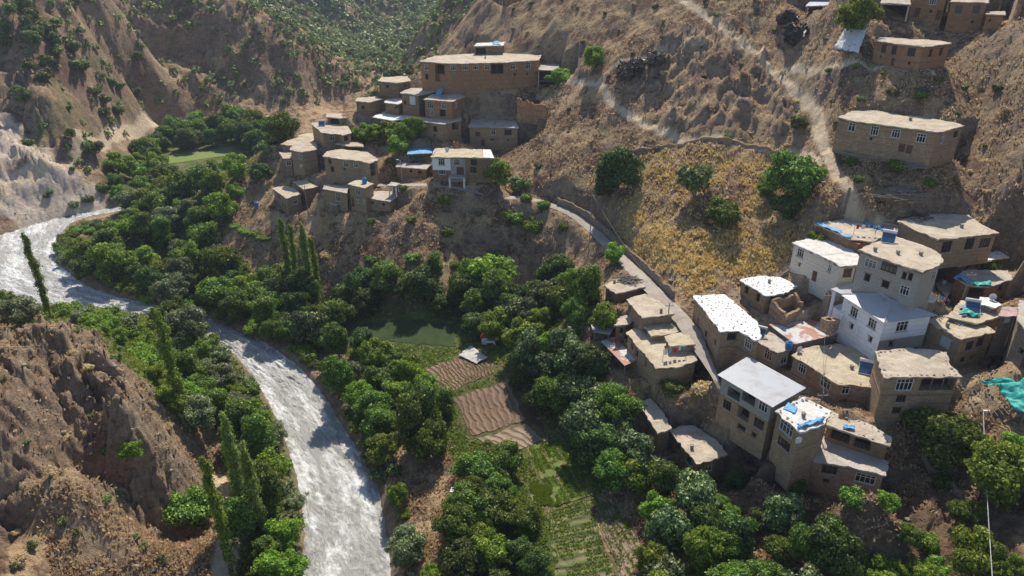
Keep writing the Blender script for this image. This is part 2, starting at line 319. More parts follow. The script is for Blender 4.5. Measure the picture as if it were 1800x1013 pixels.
def leafmat(name, dark, light, tip, trans=.3):
    m, t, b = newmat(name, .55, .3); at = N(t, 'ShaderNodeAttribute', attribute_name='lv'); oi = N(t, 'ShaderNodeObjectInfo')
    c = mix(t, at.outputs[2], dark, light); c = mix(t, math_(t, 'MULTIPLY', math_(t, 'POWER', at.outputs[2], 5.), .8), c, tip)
    hs = N(t, 'ShaderNodeHueSaturation'); t.links.new(c, hs.inputs['Color'])
    t.links.new(math_(t, 'MULTIPLY_ADD', oi.outputs['Random'], .05), hs.inputs['Hue']); hs.inputs['Hue'].links[0].from_node.inputs[2].default_value = .475
    t.links.new(math_(t, 'MULTIPLY_ADD', oi.outputs['Random'], .75), hs.inputs['Value']); hs.inputs['Value'].links[0].from_node.inputs[2].default_value = .84
    t.links.new(hs.outputs[0], b.inputs['Base Color']); tr = N(t, 'ShaderNodeBsdfTranslucent'); t.links.new(hs.outputs[0], tr.inputs[0])
    mx = N(t, 'ShaderNodeMixShader'); mx.inputs[0].default_value = trans; t.links.new(b.outputs[0], mx.inputs[1]); t.links.new(tr.outputs[0], mx.inputs[2])
    t.links.new(mx.outputs[0], t.nodes['Material Output'].inputs[0])
leafmat('leaf_mid', (.050, .085, .014), (.135, .215, .028), (.30, .39, .06))
leafmat('leaf_dark', (.034, .060, .014), (.088, .142, .026), (.21, .28, .06))
leafmat('leaf_bright', (.085, .140, .014), (.215, .32, .030), (.42, .50, .08), .38)
leafmat('leaf_silver', (.075, .095, .035), (.20, .235, .095), (.46, .49, .28))
leafmat('leaf_walnut', (.045, .075, .022), (.13, .18, .055), (.38, .43, .20), .2); leafmat('leaf_poplar', (.13, .19, .045), (.26, .36, .08), (.45, .55, .16), .45); leafmat('leaf_scrub', (.075, .10, .030), (.20, .235, .07), (.40, .42, .16))
leafmat('dry_leaf', (.36, .26, .14), (.56, .44, .26), (.72, .61, .41), .4); leafmat('yellow_leaf', (.44, .31, .10), (.66, .51, .20), (.80, .71, .44))
leafmat('brush_leaf', (.06, .045, .04), (.12, .10, .09), (.2, .17, .15), .05)
def fieldmat(name, c1, c2, n_rows, axis=0, green=None):
    m, t, b = newmat(name, .95, .1); u = N(t, 'ShaderNodeUVMap'); sx = N(t, 'ShaderNodeSeparateXYZ'); nn = N(t, 'ShaderNodeTexNoise', inp={'Scale': 7., 'Detail': 3.}); t.links.new(u.outputs[0], nn.inputs[0])
    wob = N(t, 'ShaderNodeVectorMath', operation='MULTIPLY_ADD'); t.links.new(nn.outputs['Color'], wob.inputs[0]); wob.inputs[1].default_value = (.022, .022, 0); t.links.new(u.outputs[0], wob.inputs[2]); t.links.new(wob.outputs[0], sx.inputs[0])
    s = math_(t, 'SINE', math_(t, 'MULTIPLY', sx.outputs[axis], n_rows*6.283)); g = N(t, 'ShaderNodeNewGeometry'); f = tnoise(t, g.outputs[0], 2.5, 6, .7); f0 = tnoise(t, g.outputs[0], .25, 4, .6)
    c = mix(t, ramp(t, math_(t, 'ADD', s, math_(t, 'MULTIPLY_ADD', f, 2.)), .6, 1.6), c1, c2)
    c = mix(t, math_(t, 'MULTIPLY', ramp(t, f0, .42, .62), .55), c, tuple(x*.65 for x in c1)); t.links.new(c, b.inputs['Base Color']); bump(t, b, math_(t, 'ADD', s, f), .12)
fieldmat('field_brown', (.27, .18, .125), (.19, .125, .085), 16, 0); fieldmat('field_brown_across', (.25, .17, .12), (.18, .12, .08), 9, 0)
fieldmat('field_green', (.13, .20, .045), (.17, .16, .07), 3, 0); fieldmat('field_rows', (.125, .155, .055), (.20, .175, .10), 10, 1)
fieldmat('field_bare', (.30, .235, .165), (.24, .18, .125), 5, 0); roofmat('field_lawn', (.05, .075, .025), (.035, .055, .02), (.08, .085, .04), .3); roofmat('field_meadow', (.15, .23, .05), (.19, .22, .08), (.22, .20, .10), .2)
roofmat('road_grey', (.40, .36, .31), (.33, .29, .25), (.26, .22, .18), .4)
# ------------------------------------------------------------------ houses: outlines read from the photograph, set on the ground
def area(p): return sum(p[i][0]*p[(i+1) % len(p)][1]-p[(i+1) % len(p)][0]*p[i][1] for i in range(len(p)))/2
def offset(p, d):               # p counter-clockwise, d > 0 outward
    r = []; k = len(p)
    for i in range(k):
        a, b_, c_ = Vector(p[i-1]), Vector(p[i]), Vector(p[(i+1) % k]); e1 = (b_-a).normalized(); e2 = (c_-b_).normalized()
        n1_, n2_ = Vector((e1.y, -e1.x)), Vector((e2.y, -e2.x)); m_ = n1_+n2_
        if m_.length < .3: m_ = n1_
        m_.normalize(); r.append(tuple(b_+m_*d/max(.5, m_.dot(n1_))))
    return r
HS = {}; DBG = None
def H(key, label, roof, base, wall='stone_tan', top='mud_roof', wins=(), on=None, h=None, Y=None, kind='house', cat='house', ov=.3, th=.3, name='house', **kw):
    HS[key] = dict(label=label, roof=roof, base=base, wall=wall, top=top, wins=wins, on=on, h=h, Y=Y, kind=kind, cat=cat, ov=ov, th=th, name=name, **kw)
# upper left village
H('L1', 'very long two storey stone house with a row of white windows, highest on the spur', [(737,108),(790,112),(887,110),(947,106),(952,97),(870,93),(765,98)], (0,742,152), 'stone_orange', 'mud_roof',
  [('w',750,119,1.5,1.5),('g',773,119,3.2,2.6),('w',795,117,1.5,1.4),('w',818,117,1.5,1.4),('w',836,117,1.5,1.4),('w',856,116,1.4,1.5),('g',875,118,3.6,2.6),('w',902,115,1.5,1.6),('w',928,115,1.8,1.8),('o',750,135,1,1.5),('d',769,137,1.6,2),('d',881,132,1.4,1.7),('o',905,131,.6,.8),('o',927,130,.5,.7)])
H('L1b', 'small rooftop room with a white roof on the very long house', [(833,81),(885,80),(888,74),(838,76)], (0,835,97), 'stone_mud', 'sheet_worn', [('o',845,90,3,1.8)], on='L1')
H('L2', 'concrete shelter on white pillars at the right end of the very long house', [(945,123),(984,124),(983,113),(946,113)], (0,947,152), 'concrete', 'mud_grey', (), kind='open', cat='shelter', name='shelter', floors=1)
H('L3', 'flat roofed stone house with two tiny windows at the ridge edge below the long house', [(664,143),(700,146),(722,142),(716,134),(670,136)], (0,667,170), 'stone_mud', 'mud_roof', [('o',681,152,1,.9),('o',712,151,.8,.7)], Y=208)
H('L4', 'stone house with a pale plastered upper front, left of the two storey orange house', [(703,163),(735,168),(768,161),(764,154),(722,155)], (1,737,192), 'stone_mud', 'mud_grey', [('m',725,174,2.2,2.4),('o',712,180,.9,1.2)])
H('L5', 'low stone house under a small white sheet roof, left of the pale plastered house', [(675,180),(700,183),(716,178),(710,173),(680,174)], (0,678,198), 'stone_mud', 'sheet_worn', [('o',700,189,.9,.6)])
H('L3b', 'low stone house with a pale mud roof, between the ridge and the bright green trees', [(624,178),(650,180),(672,174),(662,170),(628,172)], (0,627,200), 'stone_mud', 'mud_roof', [('o',638,189,1,1)])
H('L6', 'two storey orange stone house with white windows and a blue tarp behind its roof', [(744,175),(795,179),(817,170),(811,165),(760,166)], (0,748,205), 'stone_orange', 'mud_roof', [('w',756,184,1.8,1.9),('w',780,185,1.4,1.7),('w',801,182,1.2,1.7),('w',759,199,.9,1.6),('o',778,199,1.8,1.9)])
H('L7', 'house under a big bright white sheet roof behind the green trees', [(654,206),(690,212),(746,207),(747,198),(700,194),(672,197)], (1,690,236), 'stone_mud', 'sheet_white')
H('L8', 'stone house with a grey shaded roof at the right end of the green trees', [(737,213),(779,219),(812,211),(810,205),(745,206)], (1,780,249), 'stone_tan', 'mud_grey', [('b',765,227,1.4,1.5),('g',800,217,2.6,1.8),('o',764,238,.6,.5)])
H('L9', 'two storey stone house with a grey roof standing alone on the slope below the ruin', [(823,223),(912,225),(907,212),(829,210)], (0,827,260), 'stone_tan', 'mud_grey', [('b',840,236,1.3,1.3),('w',867,232,1.3,1.7),('b',893,233,2.0,1.6),('d',849,251,1.1,1.8),('o',865,246,.8,.5),('o',893,247,.6,.5)])
H('L10', 'house with one white, one grey and one brown front bay above the lane', [(757,276),(791,277),(817,277),(850,278),(869,279),(862,263),(765,261)], (0,763,316), 'stone_mud', 'straw_roof', [('w',776,284,1.6,1.6),('w',803,284,1.5,1.6),('w',777,301,1.7,1.7),('b',833,285,1.6,1.6),('b',832,299,1.6,1.6),('d',809,301,1.8,2.0)], mats={0: ('plaster_white', 3.0), 1: 'concrete'})
H('L11', 'low orange stone shed left of the three bay house above the lane', [(695,293),(750,298),(757,290),(700,284)], (0,698,310), 'stone_orange', 'mud_grey', [('o',722,301,.7,.8),('o',738,303,1,.7)], name='shed', cat='shed')
H('L11b', 'small shelter with a blue tarp roof behind the low orange stone shed', [(716,271),(760,269),(758,260),(718,261)], (0,719,288), 'old_timber', 'blue_tarp', (), kind='open', cat='shelter', name='shelter')
H('L12', 'corner house with a broad mud roof left of the bright green trees', [(546,217),(566,234),(592,231),(602,238),(618,234),(612,222),(574,213)], (1,572,264), 'stone_tan', 'mud_roof', [('w',583,242,1.5,1.7),('o',606,243,1.6,1.4),('o',558,232,.8,1.4)])
H('L12b', 'small open fronted rooftop room on the corner house', [(573,206),(600,208),(619,206),(615,200),(575,199)], (0,573,218), 'stone_mud', 'mud_roof', [('g',588,212,3,1.5)], on='L12')
H('L13', 'wide low house with a bare tan roof at the left edge of the spur', [(493,254),(520,256),(552,250),(553,233),(530,236)], (0,496,274), 'stone_tan', 'straw_roof')
H('L14', 'two storey stone house with one white window in front of the bare tan roof', [(509,263),(530,268),(558,263),(556,250),(518,250)], (1,524,312), 'stone_tan', 'mud_roof', [('w',531,274,1.4,1.6),('m',529,292,.8,.8)])
H('L15', 'narrow tower like stone house with a pale roof at the far left of the village', [(491,268),(497,279),(514,278),(512,267)], (1,503,312), 'stone_tan', 'mud_roof', [('w',509,287,1.3,1.3)])
H('L16', 'big brown stone house with a wavy mud roof and a dark open corner', [(567,275),(600,280),(632,283),(649,288),(665,281),(648,268),(600,262),(575,266)], (0,573,320), 'stone_tan', 'mud_roof', [('b',580,284,1,1.2),('w',603,285,1.5,1.6),('w',626,290,1.4,1.5),('o',584,298,1.2,1.5),('o',604,297,.5,.7),('g',655,291,2.2,1.6),('g',655,305,2.2,1.5)])
H('L17', 'small mud roofed shelter on posts behind the big brown house', [(590,253),(612,257),(640,258),(636,250),(600,247)], (0,591,268), 'old_timber', 'mud_roof', (), kind='open', cat='shelter', name='shelter')
H('L18', 'stone house with a half shaded roof at the lower left end of the village', [(478,331),(503,349),(530,341),(518,332),(503,326)], (1,508,380), 'stone_tan', 'straw_roof', [('w',519,354,1.4,1.5),('o',491,347,.7,1.1),('o',497,362,.8,1.6),('o',502,366,.7,1.5)])
H('L19', 'hut under a tilted tan roof just behind the lower left house', [(514,319),(534,333),(559,328),(541,318)], (1,536,346), 'stone_mud', 'straw_roof', (), name='hut', cat='hut')
H('L20', 'single storey tan stone house with one white window and a grey roof', [(567,332),(610,340),(613,330),(570,325)], (0,571,364), 'stone_tan', 'mud_grey', [('w',594,345,1.6,2.2)])
H('L20b', 'tiny mud hut with a dark pan roof in front of the single storey tan house', [(581,357),(592,361),(604,357),(595,353)], (1,592,371), 'stone_grey', 'mud_grey', (), name='hut', cat='hut')
H('L21w', 'low wing with a grey terrace roof right of the small tower house', [(642,348),(686,355),(697,346),(690,336),(658,336)], (1,686,373), 'stone_tan', 'mud_grey', [('o',654,357,.8,.6),('o',674,360,.8,.6)])
H('L21', 'small two storey tower house with a bright tan roof carrying a blue tank', [(611,324),(641,331),(658,323),(640,317),(625,317)], (0,616,366), 'stone_tan', 'straw_roof', [('w',629,337,1.6,1.7),('w',630,354,.9,1),('w',641,355,.8,1),('d',619,355,.9,2.4)])
H('L21k', 'little grey rooftop kiosk with pale posts on the low wing', [(681,326),(697,327),(703,322),(688,320)], (0,682,346), 'white_paint', 'mud_grey', (), kind='open', cat='shelter', name='shelter', on='L21w')
# right hillside
H('R1', 'long two storey house with four white windows alone on the right hillside', [(1471,206),(1490,211),(1530,217),(1650,233),(1696,221),(1668,214),(1620,206),(1530,194),(1500,195)], (0,1469,262), 'stone_tan', 'mud_roof',
  [('w',1494,221,1.3,1.6),('w',1534,227,1.4,1.7),('w',1575,234,1.4,1.6),('w',1619,243,1.5,1.6),('w',1656,246,1.2,1.3),('b',1680,236,1.6,1.2),('d',1598,263,1.0,1.6),('d',1585,260,1.1,1.5),('o',1531,244,.5,.5)])
H('R2', 'curved mud brick house with five brown windows beside the white hanging sheet', [(1537,71),(1580,78),(1625,82),(1673,77),(1655,72),(1600,69),(1548,66)], (0,1536,106), 'stone_orange', 'mud_roof',
  [('b',1554,84,1.3,1.7),('b',1572,87,1.3,1.7),('b',1602,92,1.5,1.6),('b',1636,93,1.1,1.6),('b',1654,91,1.1,1.6),('d',1569,109,1,1.5),('o',1598,111,.5,.6),('o',1548,100,.4,.5)])
H('R3', 'tall mud brick house with two brown windows at the upper right corner', [(1670,3),(1738,5),(1737,-8),(1680,-9)], (0,1674,55), 'stone_orange', 'mud_roof', [('b',1685,17,1.4,1.7),('b',1716,17,1.4,1.7),('o',1709,39,.5,.6)])
H('R3b', 'low lean-to wing with a pale roof at the right of the corner house', [(1732,25),(1768,26),(1766,20),(1735,20)], (0,1734,52), 'stone_orange', 'mud_roof', [('o',1740,36,.4,.5)])
H('R4', 'two storey mud brick house between the pillared shelter and the corner house', [(1604,-12),(1668,-10),(1668,-24),(1606,-24)], (0,1606,32), 'stone_orange', 'mud_roof', [('w',1640,2,1.4,1.6),('d',1612,22,1.1,1.9),('o',1636,20,.5,.6),('d',1660,27,1,2.2)])
H('R5', 'unfinished concrete shelter on thick pillars left of the mud brick houses', [(1548,6),(1601,8),(1600,-4),(1550,-4)], (0,1551,32), 'concrete', 'mud_grey', (), kind='open', cat='shelter', name='shelter')
H('R6', 'long shelter with a sagging grey tarp roof at the top edge', [(1416,11),(1500,8),(1490,0),(1425,1)], (0,1418,28), 'old_timber', 'grey_tarp', (), kind='open', cat='shelter', name='shelter')
H('R7', 'orange mud house cut by the top edge of the view', [(885,-8),(956,-8),(956,-12),(886,-12)], (0,887,12), 'stone_orange', 'mud_roof')
# right village
H('M1', 'two storey pale concrete house with a white roof rim and a deep balcony', [(1392,427),(1443,450),(1477,468),(1508,467),(1512,452),(1490,432),(1455,418),(1429,417)], (0,1390,474), 'plaster_pale', 'sheet_worn',
  [('w',1407,444,1.5,1.6),('g',1431,457,3.6,2.4),('d',1434,487,1,1.9),('w',1458,472,.8,1.4),('d',1490,480,1.5,1.7),('o',1405,466,.5,.6)])
H('M2', 'large three storey grey concrete house with a wide tan roof', [(1508,440),(1548,454),(1623,479),(1657,463),(1655,448),(1623,431),(1575,416),(1540,425)], (0,1501,500), 'concrete', 'mud_roof',
  [('w',1530,464,1.9,1.4),('b',1563,470,2.4,1.4),('o',1589,485,.7,1.2),('o',1600,487,.7,1.2),('o',1524,488,1,1.3),('o',1556,500,1.2,1.2),('w',1590,511,1.4,1.5),('w',1643,484,1.2,1.5)])
H('M3', 'flat tan roofed house edged with blue tarp behind the pale concrete house', [(1431,393),(1493,420),(1535,425),(1549,418),(1566,408),(1521,394),(1477,385)], (0,1431,412), 'stone_mud', 'mud_roof')
H('M3b', 'small shed with a red corrugated roof between the concrete houses', [(1489,421),(1510,430),(1530,422),(1516,416)], (1,1511,441), 'stone_mud', 'red_tin', (), name='shed', cat='shed', th=.08, on=None)
H('M4', 'wide brown house with a half shaded tan roof at the foot of the right hillside', [(1577,389),(1612,405),(1648,422),(1702,416),(1757,410),(1734,399),(1700,377),(1650,376),(1605,380)], (4,1748,438), 'stone_tan', 'mud_roof', [('b',1664,434,1.9,2),('b',1703,429,1.8,2),('b',1731,427,2.2,1.7)])
H('M5', 'open fronted brown shed under a white sheet roof below the wide brown house', [(1662,456),(1685,467),(1775,452),(1755,441),(1700,446)], (1,1683,488), 'stone_mud', 'sheet_white', [('g',1722,468,6.5,2)], cat='shed', name='shed')
H('M6', 'low stone shed with a dusty roof edged in torn blue tarp', [(1676,487),(1700,502),(1740,504),(1780,491),(1772,475),(1700,474)], (1,1700,532), 'stone_mud', 'mud_grey', [('g',1720,515,3.5,1.8),('o',1760,505,1.6,1.4)], cat='shed', name='shed')
H('M7', 'small grey concrete store with a bare roof beside the large concrete house', [(1644,498),(1664,524),(1678,500),(1656,486)], (1,1664,536), 'concrete', 'mud_roof', (), cat='shed', name='shed')
H('M10', 'small house with a clean white roof carrying a satellite dish at the right edge', [(1716,533),(1746,542),(1761,536),(1740,523),(1722,523)], (1,1745,562), 'concrete', 'sheet_white')
H('M9', 'small house with a rosy pink roof beside the right edge', [(1755,556),(1790,556),(1788,541),(1764,540)], (0,1758,600), 'stone_grey', 'sheet_pink', [('m',1771,562,.8,.8)])
H('M9b', 'tall house with a pale roof cut by the right edge', [(1788,566),(1815,590),(1835,560),(1815,530),(1790,528)], (0,1786,622), 'stone_grey', 'mud_grey', [('o',1798,620,1.2,.9)])
H('M11', 'flat tan roofed house behind the brick house, cluttered with cloths', [(1664,556),(1715,569),(1762,556),(1742,540),(1690,528)], (1,1720,604), 'stone_grey', 'straw_roof')
H('M12b', 'brown brick house with a pale metal shutter and brown grilled windows', [(1627,564),(1690,597),(1752,583),(1735,573),(1712,561),(1680,552),(1650,555)], (1,1681,654), 'stone_tan', 'straw_roof',
  [('m',1662,602,1.6,1.7),('b',1704,608,1.4,1.5),('b',1723,601,1.4,1.6),('b',1692,632,.9,1),('o',1709,628,.9,.8)])
H('M12', 'white plastered two storey house with a hipped corrugated metal roof', [(1480,517),(1555,565),(1643,553),(1552,507)], (1,1543,622), 'plaster_white', 'tin',
  [('w',1501,549,1.6,1.7),('w',1533,569,1.7,1.6),('w',1586,574,2.1,1.7),('o',1496,574,.9,1),('o',1529,597,.9,1),('o',1567,605,1,1)], kind='hip', ridge=((1548,517),(1566,527)), mats={1: ('plaster_white', 3.3, 'concrete')})
H('M13', 'small brown stone house under a white sheet roof dotted with stones', [(1300,492),(1346,520),(1378,516),(1402,503),(1371,487),(1335,484)], (1,1340,553), 'stone_tan', 'sheet_white', [('o',1312,510,1.0,1.5),('o',1332,523,1,1.6),('o',1360,527,1.2,1.7)])
H('M15', 'long two storey stone house under a white sheet roof dotted with stones', [(1218,520),(1266,583),(1299,581),(1327,599),(1338,594),(1333,568),(1310,547),(1285,526),(1272,518)], (1,1265,634), 'stone_tan', 'sheet_white',
  [('o',1227,563,.6,.8),('b',1241,587,.9,1.1),('o',1257,602,.6,.9),('o',1290,592,1.6,1.3),('w',1315,605,1.5,1.6)])
H('M16', 'grey walled terrace wing with white windows at the end of the long spotted roof', [(1327,600),(1366,621),(1393,613),(1380,598),(1352,583),(1338,595)], (1,1366,652), 'concrete', 'mud_grey', [('w',1350,625,1.5,1.6),('w',1379,633,1.3,1.4)])
H('M17', 'brown shed under patched white and rusty corrugated sheets', [(1351,570),(1397,605),(1455,592),(1491,582),(1476,566),(1425,563)], (1,1400,627), 'old_timber', 'tin_rust', (), cat='shed', name='shed', th=.06)
H('M18', 'house half grey block and half brown stone under a blotchy tan roof', [(1391,625),(1418,641),(1473,677),(1500,676),(1546,684),(1550,672),(1538,650),(1528,622),(1475,604),(1415,611)], (0,1391,657), 'stone_tan', 'straw_roof',
  [('w',1412,650,1.4,1.5),('w',1451,673,1.9,1.6),('w',1494,685,1.2,1.4),('d',1480,712,1.2,2)], mats={0: 'concrete'})
H('M19', 'two storey stone house with a large white window beside a dark open balcony', [(1537,617),(1553,664),(1620,663),(1692,662),(1672,643),(1664,620),(1600,611)], (1,1543,738), 'stone_tan', 'mud_roof', [('w',1591,673,2.3,1.9),('g',1650,673,5.4,1.9),('b',1584,701,1.4,1.2),('o',1577,722,1.4,1.2)])
H('M20', 'tall three storey stone house under one smooth sloping white metal roof', [(1261,659),(1358,716),(1417,682),(1315,626)], (1,1353,797), 'stone_tan', 'tin', [('g',1290,693,2.2,1.5),('g',1316,700,2.2,1.7),('w',1341,716,1.5,1.5),('b',1278,712,1.4,1.5),('g2',1307,727,2.0,2.2),('b',1334,745,1.6,1.5),('o',1303,752,1.4,.9),('o',1325,765,.8,.8)], th=.1, ov=.5, upper=(2.9, 'concrete'))
H('M21', 'two storey stone house under a white sheet edged with blue tarp', [(1362,722),(1407,761),(1449,746),(1463,723),(1413,697)], (0,1356,800), 'stone_tan', 'sheet_worn', [('w',1382,753,2.5,1.7),('b',1378,780,2.3,1.4)])
H('M23', 'lowest stone house with a broad shaded terrace roof and two windows', [(1382,793),(1441,813),(1500,823),(1558,837),(1562,812),(1500,785),(1450,768),(1410,776)], (1,1434,868), 'stone_tan', 'mud_grey', [('b',1458,826,1.9,1.3),('w',1521,842,2.4,1.5),('o',1452,846,.8,.8)])
H('M22', 'narrow upper storey with an open gallery behind the broad shaded terrace', [(1450,746),(1500,764),(1565,784),(1567,768),(1530,745),(1463,723)], (2,1556,812), 'stone_mud', 'mud_roof', [('g',1478,766,2.6,1.5),('g',1506,776,2.2,1.5),('d',1529,782,1.2,1.6)], on='M23')
# along the lane
H('S1', 'low house with a flat roof carrying a heap of firewood beside the lane', [(1062,502),(1082,517),(1135,504),(1116,483),(1089,487)], (1,1079,532), 'stone_mud', 'mud_roof', [('o',1071,519,1,1)])
H('SC', 'stone house with an L shaped straw coloured terrace roof below the lane', [(1100,584),(1127,617),(1153,648),(1195,645),(1226,634),(1215,600),(1180,585),(1126,572)], (2,1155,688), 'stone_tan', 'straw_roof', [('o',1111,609,1,1.2),('o',1119,621,1.2,1.3),('o',1135,640,.7,.9)])
H('SA', 'long mud roofed house running down beside the lane', [(1101,526),(1113,541),(1128,559),(1186,552),(1160,530),(1134,517)], (2,1124,592), 'stone_tan', 'mud_roof', [('o',1107,544,.8,1)])
H('SB', 'upper room with a smooth tan roof standing on the straw coloured terrace', [(1124,561),(1144,592),(1170,589),(1203,581),(1186,554),(1150,549)], (1,1144,602), 'stone_tan', 'straw_roof', [('o',1136,588,1.6,1.4)], on='SC')
H('SD', 'square upper room at the right end of the straw coloured terrace', [(1168,591),(1178,609),(1223,606),(1206,582)], (1,1178,622), 'stone_tan', 'straw_roof', [('o',1172,606,1,1.3)], on='SC')
H('S3', 'shed on posts under rusty and pale corrugated sheets at the edge of the grove', [(1056,600),(1098,643),(1121,633),(1080,592)], (1,1097,664), 'old_timber', 'tin_rust', (), kind='open', cat='shed', name='shed', th=.06)
H('S4', 'small shed with a bluish tin roof half hidden under a tree', [(1036,561),(1043,584),(1072,588),(1084,568),(1060,559)], (1,1046,600), 'old_timber', 'tin', (), kind='open', cat='shed', name='shed', th=.06)
H('S4b', 'tiny mud hut between the bluish tin shed and the lane houses', [(1079,573),(1101,571),(1116,563),(1110,553),(1090,557)], (0,1081,592), 'stone_mud', 'mud_roof', [('o',1094,581,.7,1.1)], name='hut', cat='hut')
H('V1', 'long low house with a bare tan roof above the dark walnut grove', [(1120,707),(1156,763),(1181,753),(1165,724),(1144,699)], (1,1156,788), 'stone_mud', 'mud_roof', [('o',1140,750,.8,.8)], hmin=4.2)
H('V2', 'house with a pale grey tan roof lowest beside the walnut grove', [(1176,756),(1224,815),(1263,806),(1279,799),(1262,776),(1222,749),(1205,748)], (1,1226,842), 'stone_mud', 'mud_roof', [('o',1190,779,1.6,1.3),('b',1212,805,1.2,1.4),('w',1245,823,1.2,1.3)], hmin=4.6)
roofmat('sheet_pink', (.55, .38, .38), (.45, .3, .3), (.4, .3, .28), 1.)
for k, q in HS.items():
    bi, bx, by = q['base']
    if q['on']:
        o_ = HS[q['on']]; t_ = T(by); Yb = (HC-o_['zr'])/t_; q['zb'] = o_['zr']-.02
    else: Yb = q['Y'] or ground(bx, by)[1]; q['zb'] = None
    ry = q['roof'][bi][1]; zr = HC-Yb*T(ry); q['zr'] = zr; q['Y'] = Yb
    p = toplane(q['roof'], zr)
    if area(p) < 0: p = p[::-1]; q['rev'] = True
    q['P'] = p; q['W'] = offset(p, -q['ov'])
    hb = zr-float(bil(BG, *[np.array([v]) for v in (XU(bx, by)*Yb, Yb)])[0]); q['hh'] = hb
    if q['zb'] is None: q['zb'] = min(float(bil(BG, np.array([a]), np.array([c_]))[0]) for a, c_ in q['W'])-2.0
    q['zb'] = max(min(q['zb'], zr-1.8), zr-11); q['pad'] = None if q['on'] else zr-max(2.0, q.get('hmin', 0), min(hb, 8.5))-.5
    if q['pad'] is not None: q['zb'] = max(q['zb'], q['pad']-2.2)
    if DBG: DBG.write('%-5s Y=%.0f zr=%.1f h=%.1f on=%s area=%.0f X=%.0f\n' % (k, Yb, zr, hb if not q['on'] else zr-q['zb'], q['on'], area(p), p[0][0]))
def pads(x, y, z):
    for q in HS.values():
        if q['pad'] is None: continue
        p = q['W']; xs = [a[0] for a in p]; ys = [a[1] for a in p]; m = (x > min(xs)-11) & (x < max(xs)+11) & (y > min(ys)-11) & (y < max(ys)+11)
        if m.any():
            xx, yy = x[m], y[m]; d = dseg(xx, yy, p, True); d = np.where(inpoly(xx, yy, p), -d, d); z[m] = np.maximum(z[m], np.where(d < 10.5, q['pad']-np.maximum(0, d-.7)*.85, -99))
    return z
pads(gx, gy, BG)
# ------------------------------------------------------------------ ground masks
POL = {k: gp(v) for k, v in dict(
 rockL=[(0,610),(60,585),(170,590),(215,660),(300,770),(360,850),(370,900),(250,930),(60,900),(0,960)],
 scree=[(-80,190),(0,190),(60,228),(120,290),(180,335),(192,372),(60,396),(0,416),(-80,440)],
 rockR=[(1110,150),(1190,60),(1280,30),(1360,120),(1400,200),(1380,255),(1180,250),(1120,200)],
 rockT=[(1420,90),(1500,130),(1560,150),(1540,190),(1430,180),(1400,120)],
 grass=[(1100,287),(1190,268),(1380,280),(1440,330),(1480,360),(1440,400),(1390,470),(1290,490),(1215,525),(1130,470),(1055,395)],
 yellow=[(1085,400),(1130,370),(1160,410),(1230,425),(1290,400),(1395,425),(1385,465),(1290,495),(1213,525),(1150,475)],
 green1=[(110,460),(200,375),(180,300),(250,240),(500,215),(490,260),(400,330),(330,400),(380,460),(480,500),(640,545),(800,530),(1020,500),(1060,560),(1000,600),(1080,700),(1130,830),(1000,900),(1120,1030),(800,1100),(760,760),(590,620),(480,590),(380,545),(200,500)],
 green2=[(0,520),(80,530),(350,560),(400,600),(520,780),(535,1100),(410,1100),(400,760),(300,720),(200,640),(110,575),(0,575)],
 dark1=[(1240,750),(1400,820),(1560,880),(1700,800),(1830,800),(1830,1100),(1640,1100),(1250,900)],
 brown=[(395,440),(500,392),(700,345),(900,365),(1040,440),(1000,480),(800,500),(640,520),(480,480)],
 dust=[(1390,480),(1500,380),(1600,370),(1830,380),(1830,650),(1700,740),(1400,760),(1260,640),(1200,520)],
 bank=[(700,790),(790,770),(830,850),(800,1100),(720,1100),(740,900)]).items()}
LINES = dict(lane=[(600,328),(660,322),(730,322),(800,332),(870,340),(940,348),(1000,368),(1040,400),(1075,435),(1110,470),(1150,512),(1185,545),(1215,580),(1238,620),(1255,660),(1262,690)],
 trackA=[(1172,-8),(1215,20),(1275,70),(1330,110),(1385,155),(1435,205),(1440,250),(1465,310),(1500,350),(1530,380),(1570,398),(1600,400)],
 trackB=[(1000,150),(1050,152),(1075,190),(1110,210),(1150,238),(1210,258),(1300,264),(1390,275),(1440,290)],
 trackC=[(0,345),(60,310),(125,285),(190,252),(215,238),(260,218),(330,212)],
 trackD=[(395,1080),(393,1013),(400,960),(402,900),(385,850)], trackE=[(1380,128),(1450,130),(1530,125),(1640,128)],
 trackF=[(1380,560),(1420,530),(1470,525)], trackG=[(1050,150),(1070,140),(1100,115),(1180,100),(1240,90)])
LNW = {k: gp(v) for k, v in LINES.items()}
LANE = resample(LNW['lane'], 120); LZ = bil(BG, LANE[:, 0], LANE[:, 1]); LZ = np.convolve(np.pad(LZ, 8, 'edge'), np.ones(17)/17, 'valid')
FIELDS = [('FB', 'field_brown', [(748,650),(850,610),(868,655),(790,690)], 'furrowed brown plot'), ('FC', 'field_brown_across', [(798,700),(895,668),(925,740),(830,768)], ''),
 ('FG', 'field_green', [(925,785),(985,770),(1040,868),(978,890)], ''), ('FR', 'field_rows', [(962,900),(1033,878),(1090,1040),(985,1060)], ''), ('FN', 'field_bare', [(1038,876),(1080,890),(1130,960),(1098,1035)], ''),
 ('FL', 'field_lawn', [(615,600),(640,570),(800,572),(800,610)], ''), ('FM', 'field_meadow', [(285,290),(300,272),(405,258),(440,268)], ''), ('FP', 'field_bare', [(838,772),(925,745),(960,775),(905,790)], ''), ('FQ', 'field_brown', [(880,640),(905,665),(960,760),(935,748)], ''), ('FH', 'field_green', [(930,850),(965,855),(985,890),(940,888)], '')]
FW = [gp(f[2]) for f in FIELDS]
